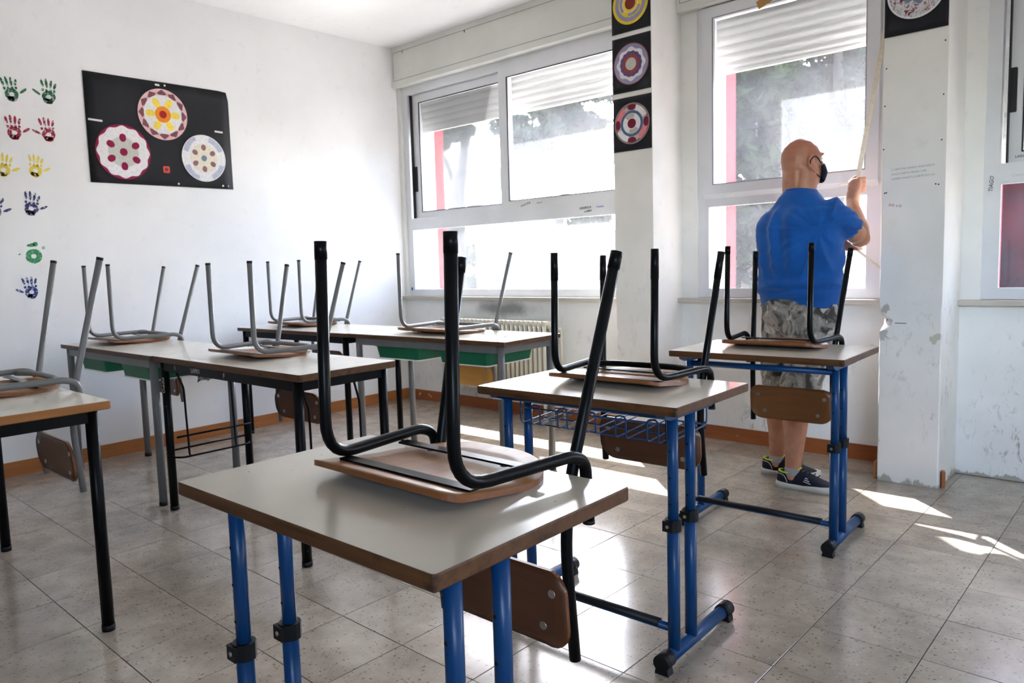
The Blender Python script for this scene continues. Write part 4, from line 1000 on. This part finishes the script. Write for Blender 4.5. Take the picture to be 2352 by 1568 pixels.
def ridge(p): return (1-abs(noise.noise(p))*2.2)
def shirt_post(co, no):
    out = co.copy(); arm = SR-UP*.09
    for i in range(len(co)):
        x, y, z = (float(q) for q in co[i]); r_ = (Vector((x, y, 0))-C0).dot(RV); f_ = (Vector((x, y, 0))-C0).dot(F)
        w1 = max(0, 1-abs(z-.99)/.085); w2 = max(0, min(1, (1.40-z)/.1))*max(0, min(1, (z-.98)/.12))
        h = .034*w1*ridge((r_*3.5+z*2, f_*3.5, z*17))+.008*w1*ridge((r_*9, f_*9, z*40))
        du, dz = r_-.17, z-1.26; rr = math.hypot(du, dz); ang = math.atan2(dz, du)
        h += .036*w2*ridge((ang*2.6, rr*1.2, f_*1.5+2.0))*min(1, rr*6)*max(0, 1-rr/.45)
        h += .032*w2*ridge((r_*9+z*1.5, f_*6, z*1.1+7))*max(0, min(1, (.12-r_)/.1))
        h += .004*noise.noise((x*9, y*9, z*5+7))
        out[i] += no[i]*(h-.016)*max(0, min(1, (1.43-z)/.05))
    return out
shirt = fuse(m, 't_shirt', .009, ts.m, man, 3, shirt_post)
# collar rib
m = MB(); ring = [L(.068*math.cos(2*PI*j/24), -.004+.067*math.sin(2*PI*j/24), 1.453-.008*math.sin(2*PI*j/24)) for j in range(24)]
m.tube(ring, .0065, 8, False, 0, True); m.build('collar', ts.m, shirt)
# shorts
tc = NT('camouflage_cotton'); v_ = tc.coord(kind='World', scale=(1, 1, .8)); n1 = tc.noise(v_, 11, 4, .6, .8); n2 = tc.noise(v_, 23, 3, .6, .5)
cc = tc.ramp(n1, [(.40, lin(66, 64, 62)), (.47, lin(124, 120, 114)), (.56, lin(156, 150, 143)), (.62, lin(104, 100, 94))]); cc = tc.mix(tc.ramp(n2, [(.58, (0, 0, 0)), (.62, (.8, .8, .8))]), cc, lin(186, 180, 170))
tc.base(cc); tc.set(Roughness=.9, Specular_IOR_Level=.15)
m = MB()
loft(m, [L(0, .0, .955), L(0, 0, .90), L(0, -.005, .83), L(0, 0, .78)], [(.185, .152), (.192, .158), (.195, .158), (.16, .13)], RV, 24)
for hip, kn in ((L(.094, 0, .84), KR), (L(-.094, 0, .84), KL)):
    loft(m, [hip, hip.lerp(kn, .5), kn+UP*.02], [(.104, .118), (.098, .108), (.094, .10)], RV, 18)
def shorts_post(co, no):
    out = co.copy()
    for i in range(len(co)):
        x, y, z = co[i]; out[i] += no[i]*(.009*noise.noise((x*9, y*9, z*6))+.006*noise.noise((x*14+3, y*14, z*22)))
    return out
shorts = fuse(m, 'shorts', .009, tc.m, man, 3, shorts_post)
pk = MB().prism(rrect(.13, .14, .015), 0, .003); pk = pk.build('back_pocket', tc.m, shorts)
pk.matrix_local = Matrix(((RV.x, 0, -F.x, L(.085, -.158, .84).x), (RV.y, 0, -F.y, L(.085, -.158, .84).y), (0, 1, 0, .84), (0, 0, 0, 1)))
# shoes and socks
navy = paint('navy_mesh_shoe', lin(22, 26, 40), .7, .3, .25, 40, .3); sole = paint('pale_rubber_sole', lin(196, 192, 182), .6); lime = flat('lime_trim', lin(190, 208, 50)); sockm = flat('grey_sock', lin(150, 150, 150), .95)
def shoe(an, dirv, label):
    d = Vector((dirv[0], dirv[1], 0)).normalized(); sd = Vector((d.y, -d.x, 0)); hx = an-d*.075; hx.z = 0
    def P(a, s_, z): return hx+d*a+sd*s_+UP*z
    prof = [(0.0, .026), (.02, .036), (.07, .040), (.13, .040), (.19, .047), (.235, .046), (.268, .036), (.288, .016)]
    out = [(a, w_) for a, w_ in prof]+[(a, -w_*1.0) for a, w_ in prof[::-1]]
    m = MB(); lo = [P(a*.985+.002, w_*.93, .0) for a, w_ in out]; mi = [P(a, w_, .018) for a, w_ in out]; up = [P(a*.99+.001, w_*.97, .034-.008*math.sin(PI*min(1, a/.2))+(.006 if a > .24 else 0)) for a, w_ in out]
    m.rings([lo, mi, up], True, True); S = m.build('shoe', sole, man); S['label'] = label
    m = MB(); rings = []
    for a, w_, h in ((.006, .024, .075), (.03, .034, .092), (.065, .038, .088), (.10, .038, .096), (.135, .039, .092), (.17, .043, .076), (.21, .044, .058), (.25, .036, .046), (.278, .018, .036)):
        rings.append([P(a, w_*math.cos(t), .026+(h-.026)*max(0, math.sin(t))**.62) for t in [PI*j/14 for j in range(15)]]+[P(a, 0, .024)])
    m.rings(rings, True, True); U = m.build('shoe_upper', navy, S)
    m = MB(); m.tube([P(.062+.052*math.cos(2*PI*j/20), .034*math.sin(2*PI*j/20), .088+.010*math.cos(2*PI*j/20)+.006*math.cos(4*PI*j/20)) for j in range(20)], .0045, 6, False, 0, True); m.build('ankle_trim', lime, S)
    for q in range(5): MB().tube(fillet([P(.115+q*.02, -.022, .094-q*.005), P(.118+q*.02, 0, .104-q*.007), P(.115+q*.02, .022, .094-q*.005)], .012, 3), .003, 6).build('lace', navy, S)
    lg = flat('shoe_logo_white', lin(220, 220, 222))
    for q in range(3): MB().tube([P(.135+q*.004, .0425*(-1 if False else 1), .05+q*.009), P(.168-q*.006, .0455, .042+q*.012)], .002, 5).build('side_stripe', lg, S)
    for q in range(3): MB().tube([P(.135+q*.004, -.0425, .05+q*.009), P(.168-q*.006, -.0455, .042+q*.012)], .002, 5).build('side_stripe', lg, S)
    MB().tube(fillet([P(.004, -.030, .075), P(.045, -.0405, .07), P(.06, -.0425, .035)], .02, 4), .0018, 5).build('heel_piping', sole, S)
    MB().tube(fillet([P(.004, .030, .075), P(.045, .0405, .07), P(.06, .0425, .035)], .02, 4), .0018, 5).build('heel_piping', sole, S)
    loft(MB(), [an-UP*.03, an-UP*.004], [.040, .0405], RV, 14).build('sock', sockm, S)
shoe(AR, (1, .10), 'navy running shoe with lime trim, nearer foot')
shoe(AL, (1, .22), 'navy running shoe with lime trim, farther foot')
for ch in man.children: ch.location -= C0
# roller strap
sp = fillet([(3.846, -.03, 2.65), (3.736, -.262, 1.545), (3.734, -.263, 1.455), (3.738, -.289, 1.23), (3.737, -.290, 1.165), (3.846, -.0, 1.0)], .02, 3)
wd = Vector((.93, .36, 0)); m = MB(); rings = []
for p in sp: rings.append([p+wd*.0105+F*.0008, p+wd*.0105-F*.0008, p-wd*.0105-F*.0008, p-wd*.0105+F*.0008])
m.rings(rings, True, False); o = m.build('shutter_strap', paint('beige_webbing', lin(214, 204, 186), .9, .2, .1, 60, .2)); tag(o, 'beige webbing strap of the roller shutter running through the man\'s hands', 'strap')
MB().bb((3.825, .012, .93), (3.862, .02, 1.09)).build('strap_winder', MT['slat'], W2)

# ------------------------------------------------------------------ trees and a red building outside
bark = wood('bark', lin(44, 38, 34), lin(66, 58, 52), .9, .6, 'z')
def leafmat(name, c1, c2):
    t = NT(name); t.t.nodes.remove(t.b); oi = t.noise(t.coord(kind='World'), 3, 3); cc = t.ramp(oi, [(.35, c1), (.65, c2)])
    d = t.n('ShaderNodeBsdfDiffuse'); tl = t.n('ShaderNodeBsdfTranslucent'); t.l(cc, d.inputs[0]); t.l(cc, tl.inputs[0])
    mx = t.n('ShaderNodeMixShader'); mx.inputs[0].default_value = .2; t.l(d.outputs[0], mx.inputs[1]); t.l(tl.outputs[0], mx.inputs[2]); t.l(mx.outputs[0], t.out.inputs[0]); return t.m
LM = [leafmat('cypress_leaf', lin(13, 18, 14), lin(36, 44, 28)), leafmat('pine_needles', lin(20, 27, 25), lin(44, 52, 42)), leafmat('shrub_leaf', lin(36, 45, 29), lin(62, 73, 48))]
def leaves(clumps, n, size, seed):
    rnd = np.random.RandomState(seed); V = []; Fc = []
    cs = np.array([c[:3] for c in clumps]); rs = np.array([c[3:6] for c in clumps]); vol = rs.prod(1)**.67; pr = vol/vol.sum()
    idx = rnd.choice(len(clumps), n, p=pr); d = rnd.normal(size=(n, 3)); d /= np.linalg.norm(d, axis=1)[:, None]; rad = rnd.rand(n)**.4
    p = cs[idx]+d*rad[:, None]*rs[idx]
    a = rnd.normal(size=(n, 3)); a /= np.linalg.norm(a, axis=1)[:, None]; bq = np.cross(a, rnd.normal(size=(n, 3))); bq /= np.linalg.norm(bq, axis=1)[:, None]
    s = size*(.5+rnd.rand(n))[:, None]
    v = np.stack([p-a*s, p+bq*s*.35, p+a*s, p-bq*s*.35], 1).reshape(-1, 3)
    m = MB(); m.v = [tuple(q) for q in v]; m.f = [(4*i, 4*i+1, 4*i+2, 4*i+3) for i in range(n)]; m.sm = [False]*n; m.mi = [0]*n; return m
def tree(name, base, label, trunk, branches, clumps, n, size, mat, seed):
    T = empty(name, base); tag(T, label, 'tree', 'trees outside the windows')
    B = Vector(base); loc = lambda q: Vector(q)-B
    MB().tube([loc(p) for p in trunk[0]], trunk[1], 10).build('trunk', bark, T)
    for pts, r in branches: MB().tube([loc(p) for p in pts], r, 7).build('branch', bark, T)
    f = leaves([(*loc(c[:3]), *c[3:]) for c in clumps], n, size, seed).build('foliage', mat, T); f['kind'] = 'stuff'
    return T
rn = random.Random(3)
def cone_clumps(cx, cy_, z0, z1, r0, r1, k):
    out = []
    for i in range(k):
        t = i/(k-1); r = r0+(r1-r0)*t
        for q in range(4):
            a = rn.uniform(0, 2*PI); out.append((cx+r*.6*math.cos(a), cy_+r*.6*math.sin(a), z0+(z1-z0)*t+rn.uniform(-.2, .2), r*.5*rn.uniform(.7, 1.2), r*.5*rn.uniform(.7, 1.2), .42*rn.uniform(.7, 1.3)))
    return out
tree('cypress_tree', (-.55, 8.2, -.45), 'dense dark evergreen seen through the tilting window beside the red pier', ([(-.55, 8.2, -.45), (-.5, 8.2, 2), (-.5, 8.2, 6)], [.16, .12, .04]), [], cone_clumps(-.5, 8.2, .7, 7.2, .95, .7, 16), 15000, .13, LM[0], 1)
tree('cypress_tree', (.1, 11.0, -.45), 'paler evergreen seen through the upper part of the tilting window', ([(.1, 11, -.45), (0, 11, 3), (-.1, 11, 7)], [.16, .12, .04]), [], cone_clumps(-.2, 11, 3.0, 9.0, 1.5, 1.2, 14), 15000, .13, LM[1], 2)
brs = []
for (s, e, r) in (((-7.4, 8, 2.0), (-5.6, 8.3, 3.6), .09), ((-7.3, 8, 2.6), (-8.4, 8.2, 4.2), .08), ((-6.6, 8.1, 2.7), (-5.2, 8.4, 2.95), .05), ((-6.2, 8.2, 3.1), (-4.4, 8.6, 4.6), .06), ((-5.6, 8.3, 3.6), (-3.2, 8.6, 3.9), .05), ((-5.9, 8.25, 3.3), (-4.2, 8.3, 3.4), .04)):
    r *= 1.6; s, e = Vector(s), Vector(e); mid = s.lerp(e, .5)+Vector((0, .1, .12)); brs.append(([s, mid, e], [r, r*.75, r*.4]))
pc = [(x+rn.uniform(-.3, .3), 8.4+rn.uniform(-.5, .6), z+rn.uniform(-.2, .2), .5, .5, .24) for x, z in ((-8.2, 4.2), (-7.6, 4.6), (-7.0, 4.2), (-6.2, 4.4), (-5.6, 4.0), (-5.0, 4.4), (-4.4, 4.2), (-3.8, 4.0), (-3.4, 4.3), (-3.0, 3.7), (-4.6, 3.6), (-3.8, 3.4), (-5.2, 3.5), (-5.2, 3.1), (-4.2, 4.7), (-6.8, 4.9), (-5.8, 4.9), (-4.9, 4.9), (-3.6, 4.8), (-2.6, 4.2))]
tree('pine_tree', (-7.55, 8, -.45), 'leaning pine with spreading branches seen through the corner window', ([(-7.6, 8, -.45), (-7.5, 8, 1.2), (-7.35, 8, 2.6), (-7.0, 8.1, 4.4)], [.32, .27, .20, .10]), brs, pc, 11000, .12, LM[1], 4)
tree('pine_tree', (-6.0, 9.5, -.45), 'slim slanting tree trunk seen low through the corner window', ([(-6.3, 9.5, -.45), (-5.8, 9.5, 1.4), (-5.3, 9.5, 3)], [.19, .16, .09]), [], [(-5.2, 9.6, 3.4, .7, .6, .4), (-4.6, 9.7, 3.7, .6, .6, .35)], 1500, .12, LM[1], 5)
hc = [(x, 13+rn.uniform(-.6, .6), rn.uniform(.0, 2.0), .8, .6, .5) for x in [(-13+.55*i) for i in range(22)]]
T = empty('shrub', (-7.5, 13, -.45)); tag(T, 'pale leafy shrubs beyond the corner window', 'shrub'); f = leaves([(c[0]+7.5, c[1]-13, c[2]+.45, *c[3:]) for c in hc], 14000, .14, 6).build('foliage', LM[2], T); f['kind'] = 'stuff'
hc = [(-3.6+rn.uniform(-.9, .9), 9.4+rn.uniform(-.5, .5), .2+rn.uniform(0, 1.9), .5, .5, .4) for _ in range(14)]
T = empty('shrub', (-3.6, 9.4, -.45)); tag(T, 'grey-green bush low behind the corner window near its pillar', 'shrub'); f = leaves([(c[0]+3.6, c[1]-9.4, c[2]+.45, *c[3:]) for c in hc], 9000, .11, 7).build('foliage', LM[0], T); f['kind'] = 'stuff'
rb = empty('red_building', (4.6, 5.3, -.45)); tag(rb, 'dark red building wall behind the window past the damaged pillar', 'building', kind='structure')
tw = NT('dark_red_cladding'); v_ = tw.coord(kind='World'); tw.base(tw.ramp(tw.noise(v_, 1.3, 4, .6), [(.35, lin(16, 10, 14)), (.6, lin(34, 6, 12)), (.75, lin(28, 24, 28))])); tw.set(Roughness=.9, Specular_IOR_Level=.0)
MB().bb((-1.4, 0, 0), (3.5, .3, 4.6)).build('facade', tw.m, rb)
